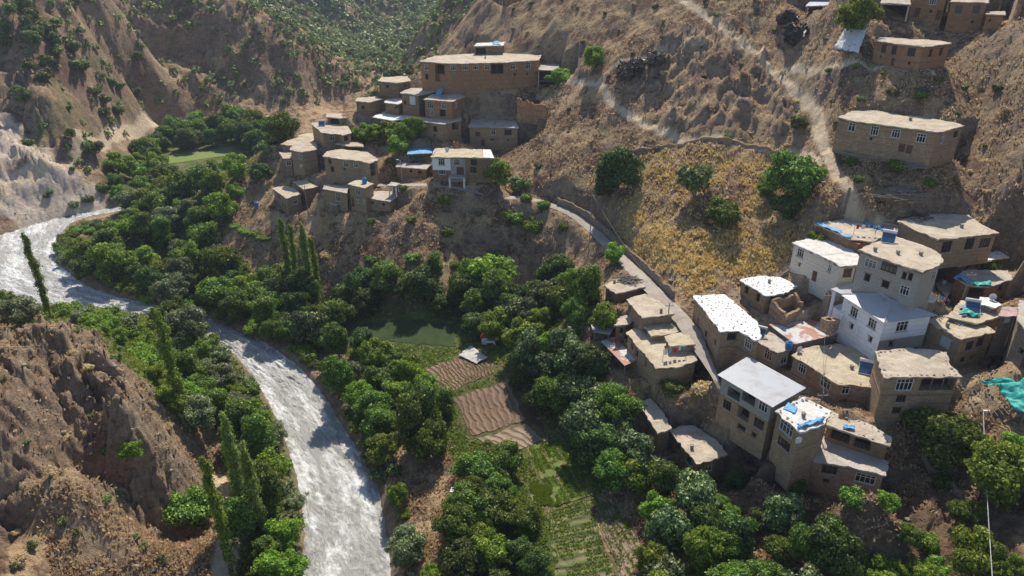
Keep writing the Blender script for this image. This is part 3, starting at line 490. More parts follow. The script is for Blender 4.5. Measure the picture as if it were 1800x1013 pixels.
def hdist(x, y):
    r = np.full(np.shape(x), 40.)
    for q in HS.values():
        if q['on']: continue
        p = q['W']; xs = [a[0] for a in p]; ys = [a[1] for a in p]; m = (x > min(xs)-10) & (x < max(xs)+10) & (y > min(ys)-10) & (y < max(ys)+10)
        if m.any():
            xx, yy = x[m], y[m]; d = dseg(xx, yy, p, True); d = np.where(inpoly(xx, yy, p), -d, d); r[m] = np.minimum(r[m], d)
    return r
def masks(x, y):
    j = 1.6*fbm(x/7, y/7, 3); jx, jy = x+j, y-j; M = {}
    for k, p in POL.items(): M[k] = 1-sstep(-2.5, 1.5, sd(jx, jy, p))
    for k, w in dict(trackA=1.0, trackB=.85, trackC=1.5, trackD=1.5, trackE=.7, trackF=1.5, trackG=.5).items(): M[k] = 1-sstep(w*.8, w*1.05, dseg(x+.12*j, y, LNW[k]))
    return M
def hfin(x, y, full=False):
    x = np.asarray(x, float).ravel(); y = np.asarray(y, float).ravel()
    z = base_raw(x, y); r_ = sd(x, y, RPOLY); z = riverise(z, r_, x, y)
    M = masks(x, y); hd = hdist(x, y); ln = dseg(x, y, LANE[::3])
    fd = np.full(x.shape, 40.)
    for p in FW: fd = np.minimum(fd, sd(x, y, p))
    calm = sstep(.4, 5, hd)*sstep(1.5, 6, ln)*sstep(0, 4, fd)*sstep(0, 8, r_)
    flat = np.clip(M['green1']+M['green2'], 0, 1); hill = (1-flat)*calm
    far = sstep(225, 330, y)*sstep(2, 14, z-4); left = sstep(-75, -130, x)*sstep(8, 22, z-1) if False else sstep(-80, -125, x)*sstep(3, 18, z)
    wx = x+14*noise(x/60, y/60); wy = y+14*noise(x/60+9, y/60)
    big = ridged((wy+.45*wx)/62+.1, (wx-.3*wy)/240, 3)
    vax = np.abs(x-np.interp(y, [250, 340, 400, 480, 600], [-100, -95, -84, -86, -92])); z = z+(big-.35)*(14+9*sstep(520, 640, y))*np.maximum(far, left*.6)*(.25+.75*sstep(12, 60, vax))*sstep(140, 200, y)
    z = z+ridged(wx/23, wy/31, 4)*2.2*np.maximum(far, left)*hill
    nearh = hill*(1-np.maximum(far, left))
    z = z+nearh*(fbm(x/9, y/9, 5)*.6+ridged(x/26+3, y/30, 3)*1.1-.5+ridged(x/4.2, y/4.8, 4)*.36)
    z = z+np.maximum(far, left)*calm*(ridged(x/9, y/8, 4)*1.3+fbm(x/4, y/4, 3)*.6)
    hillR = nearh*sstep(-20, 20, x)*sstep(105, 140, y)
    z = z+hillR*(ridged((x*.8-y*.6)/11, (x*.6+y*.8)/38, 4)*1.5-.6+ridged(x/40, y/60, 2)*2.0)
    rk = np.maximum.reduce([M['rockL'], M['rockR']*.8, M['rockT']*.7])*calm
    z = z+rk*(ridged((x+.5*y)/8, (y-.5*x)/13, 5)*2.1-.8+np.abs(fbm(x/2.2, y/2.2, 4))*.9)
    cc = (x*.75-y*.66)/6.5+fbm(x/13, y/13, 3)*1.3; sw = cc-np.floor(cc); rR = np.maximum(M['rockR'], M['rockT']*.8)*calm*sstep(-.25, .3, fbm(x/17+5, y/17, 3)); z = z+rR*(np.minimum(sw/.75, (1-sw)/.25)*1.9-.6)
    z = z+M['rockL']*calm*(np.abs(fbm(x/3.1, y/4.5, 4))*1.5-.4)
    qx, qy = x+1.2*noise(x/3, y/3), y+1.2*noise(x/3+4, y/3); q = (rk > .01) | ((M['scree'] > .01)) | (hill > .05) & (y < 420); cg = np.zeros_like(x); cg2 = np.zeros_like(x); cg[q] = crag(qx[q]/5.5, qy[q]/4.); cg2[q] = crag(qx[q]/1.9+7, qy[q]/1.5)
    pat = sstep(-.1, .45, fbm(x/19+8, y/19, 3)); z = z+rk*(cg*2.1+cg2*.9)*(.35+.65*pat)+(hill*nearh*.55+np.maximum(far, left)*calm*1.7)*(.3+.7*pat)*(cg*1.1+cg2*.45)+M['scree']*(cg*.25+cg2*.3)
    ter_ = z/2.6+fbm(x/8, y/8, 3)*.8; st_ = ter_-np.floor(ter_); z = z+M['rockL']*calm*(sstep(.0, .35, st_)-st_)*1.5*pat
    z = z+M['scree']*(ridged((x+.2*y)/34, y/5.5, 4)*.9-.4)
    z = z+M['brown']*calm*(ridged(x/12, y/26, 3)*.9-.3)
    z = z+.17*ridged(x/1.7, y/1.7, 3)*hill+.10*fbm(x/1.6, y/1.6, 3)*sstep(0, 3, hd)*sstep(0, 2, fd)
    # lane bed, field beds, house terraces
    m = ln < 7; 
    if m.any():
        i = np.argmin(np.hypot(x[m][:, None]-LANE[:, 0], y[m][:, None]-LANE[:, 1]), 1); t_ = 1-sstep(2.1, 5.5, ln[m]); z[m] = z[m]*(1-t_)+(LZ[i]-.12)*t_
    for p in FW:
        m = sd(x, y, p) < 4
        if m.any(): s_ = 1-sstep(0, 3, sd(x, y, p)[m]); z[m] = z[m]*(1-s_)+(bil(BG, x[m], y[m])-.02)*s_
    z = pads(x, y, z)
    for q in HS.values():
        if q['on']: continue
        p = q['W']; xs = [a[0] for a in p]; ys = [a[1] for a in p]; m = (x > min(xs)-8) & (x < max(xs)+8) & (y > min(ys)-8) & (y < max(ys)+8)
        if m.any():
            xx, yy = x[m], y[m]; d = dseg(xx, yy, p, True); d = np.where(inpoly(xx, yy, p), -d, d)
            z[m] = np.minimum(z[m], q['zr']-.9+np.maximum(0, d-.5)*4)
            fr = (yy < min(ys)+.5*(max(ys)-min(ys))) & (d < 5.5); zm_ = z[m]; zm_[fr] = np.minimum(zm_[fr], q['pad']+.55+np.maximum(0, d[fr]-1.2)*.5); z[m] = zm_
    z = np.where(r_ < 0, np.where(y > 420, z, np.minimum(z, np.maximum(-1.4, .3+r_*1.3))), z)
    z = np.where((r_ > 0) & (r_ < 2.2) & (y < 420), np.minimum(z, .3+r_*1.2+.8*np.maximum(0, noise(x/1.5, y/1.5))), z)
    if full: return z, M, hd, ln, fd, r_, far, left, rk
    return z
# ------------------------------------------------------------------ terrain sheet
NR, NC = 880, 860
rows = 30*(1600/30)**np.linspace(0, 1, NR); us = np.linspace(-1, 1, NC)
yy = np.repeat(rows, NC); xx = np.tile(us, NR)*(36+.74*yy)
zz, M, hd, ln, fd, r_, far, left, rk = hfin(xx, yy, True)
V = np.c_[xx, yy, zz]; a = (np.arange(NR-1)[:, None]*NC+np.arange(NC-1)).ravel(); Q = np.c_[a, a+1, a+NC+1, a+NC]
one = np.ones_like(xx)
slope_n = np.gradient(zz.reshape(NR, NC), axis=0)/np.gradient(yy.reshape(NR, NC), axis=0); slx = np.gradient(zz.reshape(NR, NC), axis=1)/np.gradient(xx.reshape(NR, NC), axis=1)
steep = np.hypot(slope_n, slx).ravel()
rockm = np.clip(sstep(.9, 1.5, steep)*.7*(1-M['scree'])+rk*sstep(.0, .5, .15+fbm(xx/3, yy/3, 4))*(.9-.3*M['rockL']), 0, 1); cgm = crag((xx+1.2*noise(xx/3, yy/3))/5.5, (yy+1.2*noise(xx/3+4, yy/3))/4.); rockm = np.clip(rockm+sstep(.25, .6, cgm)*sstep(-.1, .45, fbm(xx/19+8, yy/19, 3))*(1-M['green1'])*(1-M['green2'])*(1-M['yellow'])*.55, 0, 1); rockm = np.maximum(rockm, (r_ < 2.5)*(yy < 420)*.8)
strm = np.clip(1-np.abs(((xx*.8-yy*.6)/5+fbm(xx/9, yy/9, 3)*1.5) % 2-1)*3, 0, 1)*np.maximum(M['rockR'], M['rockT'])*sstep(-.1, .3, fbm(xx/14, yy/14, 3)); rockm = np.maximum(rockm, strm)
grm = np.clip((M['green1']+M['green2'])*(.75+.5*fbm(xx/10, yy/10, 3))*(1-M['bank']), 0, 1)
grm = np.maximum(grm, sstep(.1, .7, fbm(xx/16, yy/16, 4))*np.maximum(far, left)*.35)
yem = np.clip(M['yellow']*(.65+1.1*fbm(xx/4, yy/4, 4))+M['grass']*sstep(.0, .5, fbm(xx/6, yy/6, 3))*.55, 0, 1)
pam = np.maximum.reduce([M[k] for k in ('trackA', 'trackB', 'trackC', 'trackD', 'trackE', 'trackF', 'trackG')]); pam = np.maximum(pam, M['dust']*sstep(.2, -.3, fbm(xx/6, yy/6, 3))*.55)
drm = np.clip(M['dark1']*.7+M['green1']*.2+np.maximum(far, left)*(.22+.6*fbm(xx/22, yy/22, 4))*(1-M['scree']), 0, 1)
ca = np.c_[rockm, M['scree']*sstep(-.7, -.1, fbm(xx/12, yy/12, 4)), grm, one]; cb = np.c_[yem, pam, drm, one]
ter = npmesh('ground', V, Q, 'terrain', {'ma': ('POINT', 'FLOAT_COLOR', ca), 'mb': ('POINT', 'FLOAT_COLOR', cb)}, smooth=True)
to = bpy.data.objects.new('ground', ter); COL.objects.link(to); to['kind'] = 'structure'
# ------------------------------------------------------------------ river
ns, ncr = 900, 60
R1, R2 = resample(RB, ns), resample(LB, ns)
sl_ = np.r_[0, np.cumsum(np.hypot(*np.diff((R1+R2)/2, axis=0).T))]
tt = np.linspace(-.05, 1.05, ncr); xr = R1[:, None, 0]*(1-tt)+R2[:, None, 0]*tt; yr = R1[:, None, 1]*(1-tt)+R2[:, None, 1]*tt
wd = np.hypot(*(R1-R2).T)[:, None]; su = sl_[:, None]+0*xr; sv_ = tt*wd
zr_ = .34*ridged(su/5.2+.6*noise(su/6, sv_/4), sv_/2.6, 4)+.25*fbm(su/1.7, sv_/1.1, 3)-.12+.25*noise(su/14, sv_/7)
foam = fbm(su/17, sv_/3.8+3, 3)+.8*ridged(su/6, sv_/3, 3)+.9*ridged(su/2.3+.5*noise(su/3, sv_/2), sv_/1.3, 3)**2-.7
V = np.c_[xr.ravel(), yr.ravel(), zr_.ravel()]; a = (np.arange(ns-1)[:, None]*ncr+np.arange(ncr-1)).ravel(); Q = np.c_[a, a+ncr, a+ncr+1, a+1]
me = npmesh('river', V, Q, 'water', {'foam': ('POINT', 'FLOAT', foam.ravel())}, smooth=True)
uvl = me.uv_layers.new(name='UVMap'); UVv = np.c_[su.ravel(), sv_.ravel()][Q.ravel()]; uvl.data.foreach_set('uv', UVv.astype('f').ravel())
ro_ = bpy.data.objects.new('river', me); COL.objects.link(ro_); ro_['kind'] = 'structure'
# ------------------------------------------------------------------ lane, fields
dl = np.gradient(LANE, axis=0); dl /= np.hypot(*dl.T)[:, None]; nl = np.c_[-dl[:, 1], dl[:, 0]]; wl = np.interp(np.arange(120), [0, 60, 90, 108, 119], [1.1, 1.35, 1.6, 1.5, .25])
V = []; Fc = []
for i in range(120):
    for s in (-1, -.5, 0, .5, 1):
        e = 1+.1*noise(np.array([i*.7]), np.array([s*9.]))[0]; V.append((LANE[i, 0]+nl[i, 0]*wl[i]*s*e, LANE[i, 1]+nl[i, 1]*wl[i]*s*e, LZ[i]+(.03 if abs(s) < 1 else -.06)))
    if i: b0 = (i-1)*5; Fc += [(b0+k, b0+k+1, b0+k+6, b0+k+5) for k in range(4)]
o = mesh('road', V, Fc, 'road_grey'); o['kind'] = 'structure'
for (k, mt, px, _), w in zip(FIELDS, FW):
    w = [np.array(p) for p in w]; n_ = 24; V = []; Fc = []; uv = []
    for i in range(n_+1):
        for j in range(n_+1):
            s, r = i/n_, j/n_; V.append((w[0]*(1-s)+w[1]*s)*(1-r)+(w[3]*(1-s)+w[2]*s)*r)
    V = np.array(V); V = V+np.c_[fbm(V[:, 0]/2.5, V[:, 1]/2.5, 3), fbm(V[:, 0]/2.5+7, V[:, 1]/2.5, 3)]*.45; z = bil(BG, V[:, 0], V[:, 1])+.07+.03*fbm(V[:, 0]/2, V[:, 1]/2, 2)
    for i in range(n_):
        for j in range(n_):
            f = (i*(n_+1)+j, (i+1)*(n_+1)+j, (i+1)*(n_+1)+j+1, i*(n_+1)+j+1); Fc.append(f); uv += [(i/n_, j/n_), ((i+1)/n_, j/n_), ((i+1)/n_, (j+1)/n_), (i/n_, (j+1)/n_)]
    o = mesh('field', np.c_[V, z], Fc, mt, uv=uv); o['kind'] = 'structure'
# ------------------------------------------------------------------ building the houses
ALLW = []
WC = {}
def winmesh(kind, w, h):
    key = (kind, round(w, 1), round(h, 1))
    if key in WC: return WC[key]
    f = MB(); t_ = .09 if kind in 'w' else .08
    f.box((0, 0, h/2-t_/2), (w, .1, t_)); f.box((0, 0, -h/2+t_/2), (w, .1, t_)); f.box((-w/2+t_/2, 0, 0), (t_, .098, h-2*t_)); f.box((w/2-t_/2, 0, 0), (t_, .098, h-2*t_))
    nv = 1 if w < 1.35 else (2 if w < 2.1 else 3)
    for i in range(nv): f.box((-w/2+w*(i+1)/(nv+1), .002, 0), (.065, .07, h-2*t_))
    if kind != 'd': f.box((0, .004, h*.17), (w-2*t_, .06, .06))
    p = MB(); p.box((0, -.06, 0), (w-.02, .03, h-.02)); s_ = MB(); s_.box((0, .1, -h/2-.04), (w+.2, .22, .07))
    me = []
    for mb, nm, mt in ((f, 'window_frame', 'white_paint' if kind == 'w' else 'brown_paint'), (p, 'pane', 'glass_dark'), (s_, 'sill', 'stone_pale')):
        o = mb.build(nm, mt); me.append(o.data); bpy.data.objects.remove(o)
    WC[key] = me; return me
def link(name, data, parent, loc, rz=0):
    o = bpy.data.objects.new(name, data); COL.objects.link(o); o.parent = parent; o.location = loc; o.rotation_euler = (0, 0, rz); return o
def wallfaces(V, Fc, UV, A, d, nrm, L, z0, z1, ops, s0=0.):
    ss = sorted({0., L, *[v for o in ops for v in o[:2]]}); zs = sorted({z0, z1, *[v for o in ops for v in o[2:4]]})
    def quad(pts, uvs): b = len(V); V.extend(pts); Fc.append((b, b+1, b+2, b+3)); UV.extend(uvs)
    for i in range(len(ss)-1):
        for j in range(len(zs)-1):
            a_, b_ = ss[i], ss[i+1]; c_, e_ = zs[j], zs[j+1]; ms, mz = (a_+b_)/2, (c_+e_)/2
            if b_-a_ < 1e-4 or e_-c_ < 1e-4 or any(o[0] < ms < o[1] and o[2] < mz < o[3] for o in ops): continue
            quad([A+d*a_+Vector((0, 0, c_)), A+d*b_+Vector((0, 0, c_)), A+d*b_+Vector((0, 0, e_)), A+d*a_+Vector((0, 0, e_))], [(s0+a_, c_), (s0+b_, c_), (s0+b_, e_), (s0+a_, e_)])
    for o in ops:
        a_, b_, c_, e_, dep = o[:5]; n_ = -nrm*dep; P = [A+d*a_+Vector((0, 0, c_)), A+d*b_+Vector((0, 0, c_)), A+d*b_+Vector((0, 0, e_)), A+d*a_+Vector((0, 0, e_))]
        for k in range(4):
            p, q = P[k], P[(k+1) % 4]; quad([p, p+n_, q+n_, q], [(0, 0), (dep, 0), (dep, 1), (0, 1)])
        quad([p+n_ for p in P], [(a_, c_), (b_, c_), (b_, e_), (a_, e_)])
def jpoly(p, step, j, seed):
    r_ = random.Random(seed); out_ = []
    for i in range(len(p)):
        a, b_ = Vector(p[i]), Vector(p[(i+1) % len(p)]); k = max(1, int((b_-a).length/step)); e = (b_-a).normalized(); nn = Vector((e.y, -e.x))
        for s in range(k): out_.append(a+(b_-a)*s/k+nn*(r_.uniform(-j, j) if s else 0)+e*(r_.uniform(-j, j)*.4 if s else 0))
    return out_
def slab(name, p, z0, z1, mat, parent, base, jit, seed, step=.6, bulge=0.):
    q = jpoly(p, step, jit, seed) if jit else [Vector(a) for a in p]; r_ = random.Random(seed+5); k = len(q); bm = bmesh.new()
    lo = [bm.verts.new((a.x-base[0], a.y-base[1], z0-base[2]+(r_.uniform(-.05, .03) if jit else 0))) for a in q]
    hi = [bm.verts.new((a.x-base[0], a.y-base[1], z1-base[2]+(r_.uniform(-.05, .07) if jit else 0))) for a in q]
    inn = offset([tuple(a) for a in q], -.35) if jit else None
    for i in range(k): bm.faces.new((lo[i], lo[(i+1) % k], hi[(i+1) % k], hi[i]))
    f1 = bm.faces.new(hi); f0 = bm.faces.new(lo[::-1]); bmesh.ops.triangulate(bm, faces=[f1, f0])
    if jit and bulge:
        ed = [e for e in bm.edges if e.calc_length() > 1.6 and min(v.co.z for v in e.verts) > z1-base[2]-.1]
        for _ in range(3):
            ed = [e for e in bm.edges if e.calc_length() > 1.2 and min(v.co.z for v in e.verts) > z1-base[2]-.15]
            if ed: bmesh.ops.subdivide_edges(bm, edges=ed, cuts=1, use_grid_fill=False); bmesh.ops.triangulate(bm, faces=[f for f in bm.faces if len(f.verts) > 4 or len(f.verts) == 4 and f.normal.z > .8])
        hv = set(hi)
        for v in bm.verts:
            if v not in hv and v.co.z > z1-base[2]-.12: v.co.z += r_.uniform(-.03, .04)+bulge*noise(np.array([(v.co.x+base[0])/3]), np.array([(v.co.y+base[1])/3]))[0]
    bm.normal_update(); me = bpy.data.meshes.new(name); bm.to_mesh(me); bm.free(); me.materials.append(MATS[mat]); uvl = me.uv_layers.new(name='UVMap')
    d = (Vector(p[1])-Vector(p[0])).normalized(); lv = np.empty(len(me.loops), 'i'); me.loops.foreach_get('vertex_index', lv); co = np.empty(len(me.vertices)*3, 'f'); me.vertices.foreach_get('co', co); co = co.reshape(-1, 3)
    u_ = co[:, 0]*d.x+co[:, 1]*d.y; v_ = -co[:, 0]*d.y+co[:, 1]*d.x; uvl.data.foreach_set('uv', np.c_[u_, v_][lv].astype('f').ravel())
    o = bpy.data.objects.new(name, me); COL.objects.link(o); o.parent = parent; return o
import bmesh
def build_house(key, q):
    P, Wp, zr, zb = q['P'], q['W'], q['zr'], q['zb']; cx = sum(a[0] for a in Wp)/len(Wp); cy = sum(a[1] for a in Wp)/len(Wp); base = (cx, cy, zb)
    root = empty(q['name'] if q['name'] != 'house' else 'stone_house', base); tag(root, q['label'], q['cat']); th = q['th']; zt = zr-th; seed = sum(map(ord, key))
    q['root'] = root
    if q['kind'] == 'open':
        k = len(Wp)
        for i in range(k):
            if (Vector(Wp[i])-Vector(Wp[(i+1) % k])).length < .8: continue
            mb = MB(); a = Vector((*Wp[i], 0))-Vector((cx, cy, 0)); r_ = .16 if q['wall'] in ('concrete', 'white_paint') else .08
            if r_ > .1: mb.box((a.x, a.y, (zt-zb)/2), (2*r_, 2*r_, zt-zb))
            else: mb.tube((a.x, a.y, 0), (a.x, a.y, zt-zb), .09, .07)
            mb.build('post', q['wall'], root)
        # back wall
        ys = sorted(range(k), key=lambda i: -(Wp[i][1]+Wp[(i+1) % k][1])); i = ys[0]; A, B = Vector((*Wp[i], 0)), Vector((*Wp[(i+1) % k], 0)); m_ = (A+B)/2-Vector((cx, cy, 0)); d = (B-A).normalized()
        mb = MB(); mb.box((m_.x, m_.y+.3, (zt-zb)/2), ((B-A).length-.4, .2, zt-zb-.02), d, Vector((-d.y, d.x, 0))); mb.build('back_wall', 'stone_mud', root)
        if q.get('floors'):
            mb = MB(); a0 = Vector((*Wp[0], 0)); b0 = Vector((*Wp[1], 0)); mb.box((0, 0, (zt-zb)*.45), ((b0-a0).length+.3, 3.2, .25)); mb.build('floor_slab', 'concrete', root)
    else:
        k = len(Wp); groups = {}; items = []; s_acc = 0.
        ops = {i: [] for i in range(k)}
        for kind, x, y, w, h in q['wins']:
            best = None; u, t_ = XU(x, y), T(y)
            for i in range(k):
                A, B = Vector(Wp[i]), Vector(Wp[(i+1) % k]); d = B-A; L = d.length; d /= L; n_ = Vector((d.y, -d.x))
                dn = n_.x*u+n_.y
                if dn > -.02: continue
                Y = (A.dot(n_))/dn
                if Y <= 0: continue
                s = (Vector((u*Y, Y))-A).dot(d); z = HC-Y*t_
                if -1.2 < s < L+1.2 and zb < z < zr+1.2:
                    pen = Y+(30 if not 0 <= s <= L else 0)+max(0, z-zt)*8
                    if best is None or pen < best[0]: best = (pen, i, s, z, L)
            if best is None: 
                if DBG: DBG.write('  no wall for %s %s\n' % (key, (kind, x, y)))
                continue
            _, i, s, z, L = best; w = min(w, L-.5); s = min(max(s, w/2+.2), L-w/2-.2); z = min(z, zt-h/2-.18); z = max(z, zb+h/2+.1)
            if w < .3: continue
            if any(abs(s-(o[0]+o[1])/2) < (w+o[1]-o[0])/2+.05 and abs(z-(o[2]+o[3])/2) < (h+o[3]-o[2])/2+.05 for o in ops[i]):
                if DBG: DBG.write('  overlap %s %s\n' % (key, (kind, x, y)))
                continue
            dep = {'g': 1.5, 'g2': 1.2, 'o': .45, 'd': .2, 'm': .08}.get(kind, .16); ops[i].append((s-w/2, s+w/2, z-h/2, z+h/2, dep, kind))
        nb = {}
        for i in range(k):
            A, B = Vector((*Wp[i], 0)), Vector((*Wp[(i+1) % k], 0)); d = B-A; L = d.length; d /= L; nrm = Vector((d.y, -d.x, 0))
            mat = q['wall']
            # per-wall override counted in photograph order of the roof corners
            j = i if not q.get('rev') else (k-2-i) % k
            mat = q.get('mats', {}).get(j, mat)
            def emit(mt, z0, z1, oo):
                V, Fc, UV = nb.setdefault(mt, ([], [], [])); wallfaces(V, Fc, UV, A-Vector(base)+Vector((0, 0, base[2])), d, nrm, L, z0, z1, oo, s_acc)
            up = q.get('upper')
            if isinstance(mat, tuple): up = (mat[1], mat[0]); mat = mat[2] if len(mat) > 2 else q['wall']
            if up:
                zm = zt-up[0]; emit(up[1], zm, zt, [o for o in ops[i] if (o[2]+o[3])/2 > zm]); emit(mat, zb, zm, [(o[0], o[1], o[2], min(o[3], zm-.05), *o[4:]) for o in ops[i] if (o[2]+o[3])/2 <= zm])
            else: emit(mat, zb, zt, ops[i])
            s_acc += L; rz = math.atan2(-nrm.x, nrm.y)
            for o in ops[i]:
                s, z, w, h, dep, kind = (o[0]+o[1])/2, (o[2]+o[3])/2, o[1]-o[0], o[3]-o[2], o[4], o[5]; c = A+d*s-Vector((cx, cy, 0)); c.z = z-base[2]
                if kind in 'wb':
                    fm = winmesh(kind, w, h); c2 = c-nrm*.07; fo = link('window', fm[0], root, c2, rz); link('pane', fm[1], fo, (0, 0, 0)); link('sill', fm[2], fo, (0, 0, 0))
                elif kind == 'd':
                    mb = MB(); mb.box((0, 0, 0), (w, .06, h)); mb.box((0, .04, h*.1), (w*.9, .03, .08)); mb.box((0, .04, -h*.3), (w*.9, .03, .08)); link('door', mb.build('tmp', 'door_wood').data, root, c-nrm*.12, rz); bpy.data.objects.remove(COL.objects[-1]) if False else None
                elif kind == 'm':
                    mb = MB(); mb.box((0, 0, 0), (w, .05, h)); [mb.box((0, .03, -h/2+h*(t+.5)/5), (w-.1, .03, .05)) for t in range(5)]; link('metal_shutter', mb.build('tmp', 'metal_pale').data, root, c, rz)
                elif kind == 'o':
                    mb = MB(); mb.box((0, 0, 0), (w, .04, h)); link('shade_panel', mb.build('tmp', 'inside_shade').data, root, c-nrm*.4, rz)  # solid dark panel, its colour painting the unlit room behind the hole
                    mb = MB(); mb.box((0, 0, h/2+.06), (w+.3, .12, .12)); link('lintel', mb.build('tmp', 'timber').data, root, c, rz)
                else:
                    mb = MB(); nn = max(2, int(w/1.6)+1); mb.tube((0, -.1, -h/2), (0, -.1, h/2), .07); pm_ = mb.build('tmp', 'timber').data; dd = -d
                    for t in range(nn): link('post', pm_, root, c+dd*(-w/2+.1+(w-.2)*t/(nn-1)), rz)
                    mb = MB(); mb.box((0, 0, 0), (w-.05, .04, h-.05)); link('shade_panel', mb.build('tmp', 'inside_shade').data, root, c-nrm*(dep-.05), rz)  # near-black sheet painting deep shade at the back of the recess
                    if kind == 'g':
                        mb = MB(); mb.box((0, -.02, -h/2+.85), (w, .05, .06)); [mb.box((-w/2+w*(t+.5)/int(w*4), -.02, -h/2+.42), (.03, .03, .82)) for t in range(int(w*4))]; link('balcony_rail', mb.build('tmp', 'rail').data, root, c, rz)
        for mt, (V, Fc, UV) in nb.items(): 
            V = [v-Vector((0, 0, base[2])) for v in V]; mesh('wall', V, Fc, mt, root, uv=UV)
    if q['kind'] == 'house' and q['wall'].startswith('stone') and not q['on']:
        mb = MB(); c0 = Vector((cx, cy, 0))
        for i in range(k):
            A, B = Vector((*Wp[i], 0)), Vector((*Wp[(i+1) % k], 0)); d = B-A; L = d.length; d /= L; nrm = Vector((d.y, -d.x, 0))
            if L < 1.5: continue
            for zz_ in (zt-2.75,):
                if zz_ > zb+2.3 and not q.get('upper') and not any(o[2] < zz_ < o[3] for o in ops[i]): c = A+d*L/2-c0; c.z = zz_-base[2]; mb.box(c, (L-.1, .09, .12), d, nrm)
        if mb.V: mb.build('timber_belt', 'timber', root)
    if q['kind'] == 'hip':
        ov = offset(Wp, .55); (r1, r2) = [Vector((*p, zr+1.5)) for p in toplane(q['ridge'], zr+1.5)]; E = [Vector((*a, zr-.1)) for a in ov]
        order = list(range(4)); b_ = Vector(base); V = []; Fc = []; UV = []
        rdir = (r2-r1).normalized()
        for i in range(4):
            a, c_ = E[i], E[(i+1) % 4]; m_ = (a+c_)/2; d = (c_-a).normalized(); al = [abs((E[(j+1) % 4]-E[j]).normalized().dot(rdir)) for j in range(4)]
            if al[i]+al[(i+2) % 4] > al[(i+1) % 4]+al[(i+3) % 4]: ra, rc = (r1, r2) if (r2-r1).dot(d) > 0 else (r2, r1); pts = [a, c_, rc, ra]
            else: pts = [a, c_, max((r1, r2), key=lambda r: (r-(E[0]+E[1]+E[2]+E[3])/4).dot((m_-(E[0]+E[1]+E[2]+E[3])/4)))]
            b0 = len(V); V += [p-b_ for p in pts]; Fc.append(tuple(range(b0, b0+len(pts)))); UV += [((p-a).dot(d), (p-a-d*(p-a).dot(d)).length) for p in pts]
        ro = mesh('roof', V, Fc, 'tin', root, uv=UV)
        md = ro.modifiers.new('thick', 'SOLIDIFY'); md.thickness = .06
        cp = MB(); cp.tube(r1-b_+Vector((0, 0, .03)), r2-b_+Vector((0, 0, .03)), .09)
        for e in E: r_ = min((r1, r2), key=lambda r: (r-e).length); cp.tube(e-b_+Vector((0, 0, .03)), r_-b_+Vector((0, 0, .03)), .08)
        cp.build('ridge_cap', 'tin', ro)
    else:
        tin = q['top'] in ('tin', 'tin_rust', 'red_tin')
        if tin:
            ro = slab('roof', P, zr-.08, zr, q['top'], root, base, 0, seed)
        else:
            ro = slab('roof', P, zr-th+.1, zr, q['top'], root, base, .16, seed, .55, .12)
            slab('eaves', offset(P, -.08), zr-th-.04, zr-th+.12, 'eave_wood', root, base, .10, seed+1, .35)
    return root
for key, q in HS.items(): build_house(key, q)
for o in [o for o in COL.objects if o.name.startswith('tmp')]: bpy.data.objects.remove(o)
# ------------------------------------------------------------------ foliage
def leaves(lumps, n_leaf, size, r_, elong=1.0, up=.35, inner=.25):
    """lumps: (cx,cy,cz,rx,ry,rz); returns rhombic leaf clusters lying over the lumps"""
    L = np.array(lumps); w = (L[:, 3]*L[:, 5]); w /= w.sum(); idx = r_.choice(len(L), n_leaf, p=w); l = L[idx]
    d = r_.normal(size=(n_leaf, 3)); d[:, 2] += up; d /= np.linalg.norm(d, axis=1)[:, None]
    rad = np.where(r_.random(n_leaf) < inner, r_.uniform(.45, .9, n_leaf), r_.uniform(.86, 1.12, n_leaf)); wob = 1+.22*np.sin(d[:, 0]*7+idx)*np.cos(d[:, 1]*6+d[:, 2]*5+idx*2)
    c = l[:, :3]+d*l[:, 3:6]*(rad*wob)[:, None]
    nrm = d+r_.normal(size=(n_leaf, 3))*.55; nrm /= np.linalg.norm(nrm, axis=1)[:, None]
    a = np.cross(nrm, r_.normal(size=(n_leaf, 3))); a /= np.linalg.norm(a, axis=1)[:, None]; b_ = np.cross(nrm, a); s = size*r_.uniform(.55, 1.35, n_leaf)[:, None]
    bend = nrm*s*.25
    V = np.stack([c+a*s*elong-bend, c+b_*s*.62, c-a*s*elong-bend, c-b_*s*.62], 1).reshape(-1, 3); Q = np.arange(4*n_leaf).reshape(-1, 4)
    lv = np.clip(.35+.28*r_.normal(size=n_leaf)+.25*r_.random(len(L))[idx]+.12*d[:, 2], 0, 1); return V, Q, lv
def core(lumps, r_, f=.72):
    V = []; Fc = []
    for (x, y, z, a, b_, c_) in lumps:
        b0 = len(V); nu, nv = 7, 4
        V.append((x, y, z+c_*f)); 
        for j in range(1, nv):
            for i in range(nu): th_, ph = 2*math.pi*i/nu+j, math.pi*j/nv; k = f*r_.uniform(.8, 1.1); V.append((x+a*k*math.sin(ph)*math.cos(th_), y+b_*k*math.sin(ph)*math.sin(th_), z+c_*k*math.cos(ph)))
        V.append((x, y, z-c_*f)); e = len(V)-1
        for i in range(nu):
            Fc.append((b0, b0+1+i, b0+1+(i+1) % nu, b0)); q = b0+1+(nv-2)*nu; Fc.append((e, q+(i+1) % nu, q+i, e))
            for j in range(nv-2): p = b0+1+j*nu; Fc.append((p+i, p+nu+i, p+nu+(i+1) % nu, p+(i+1) % nu))
    return np.array(V), Fc
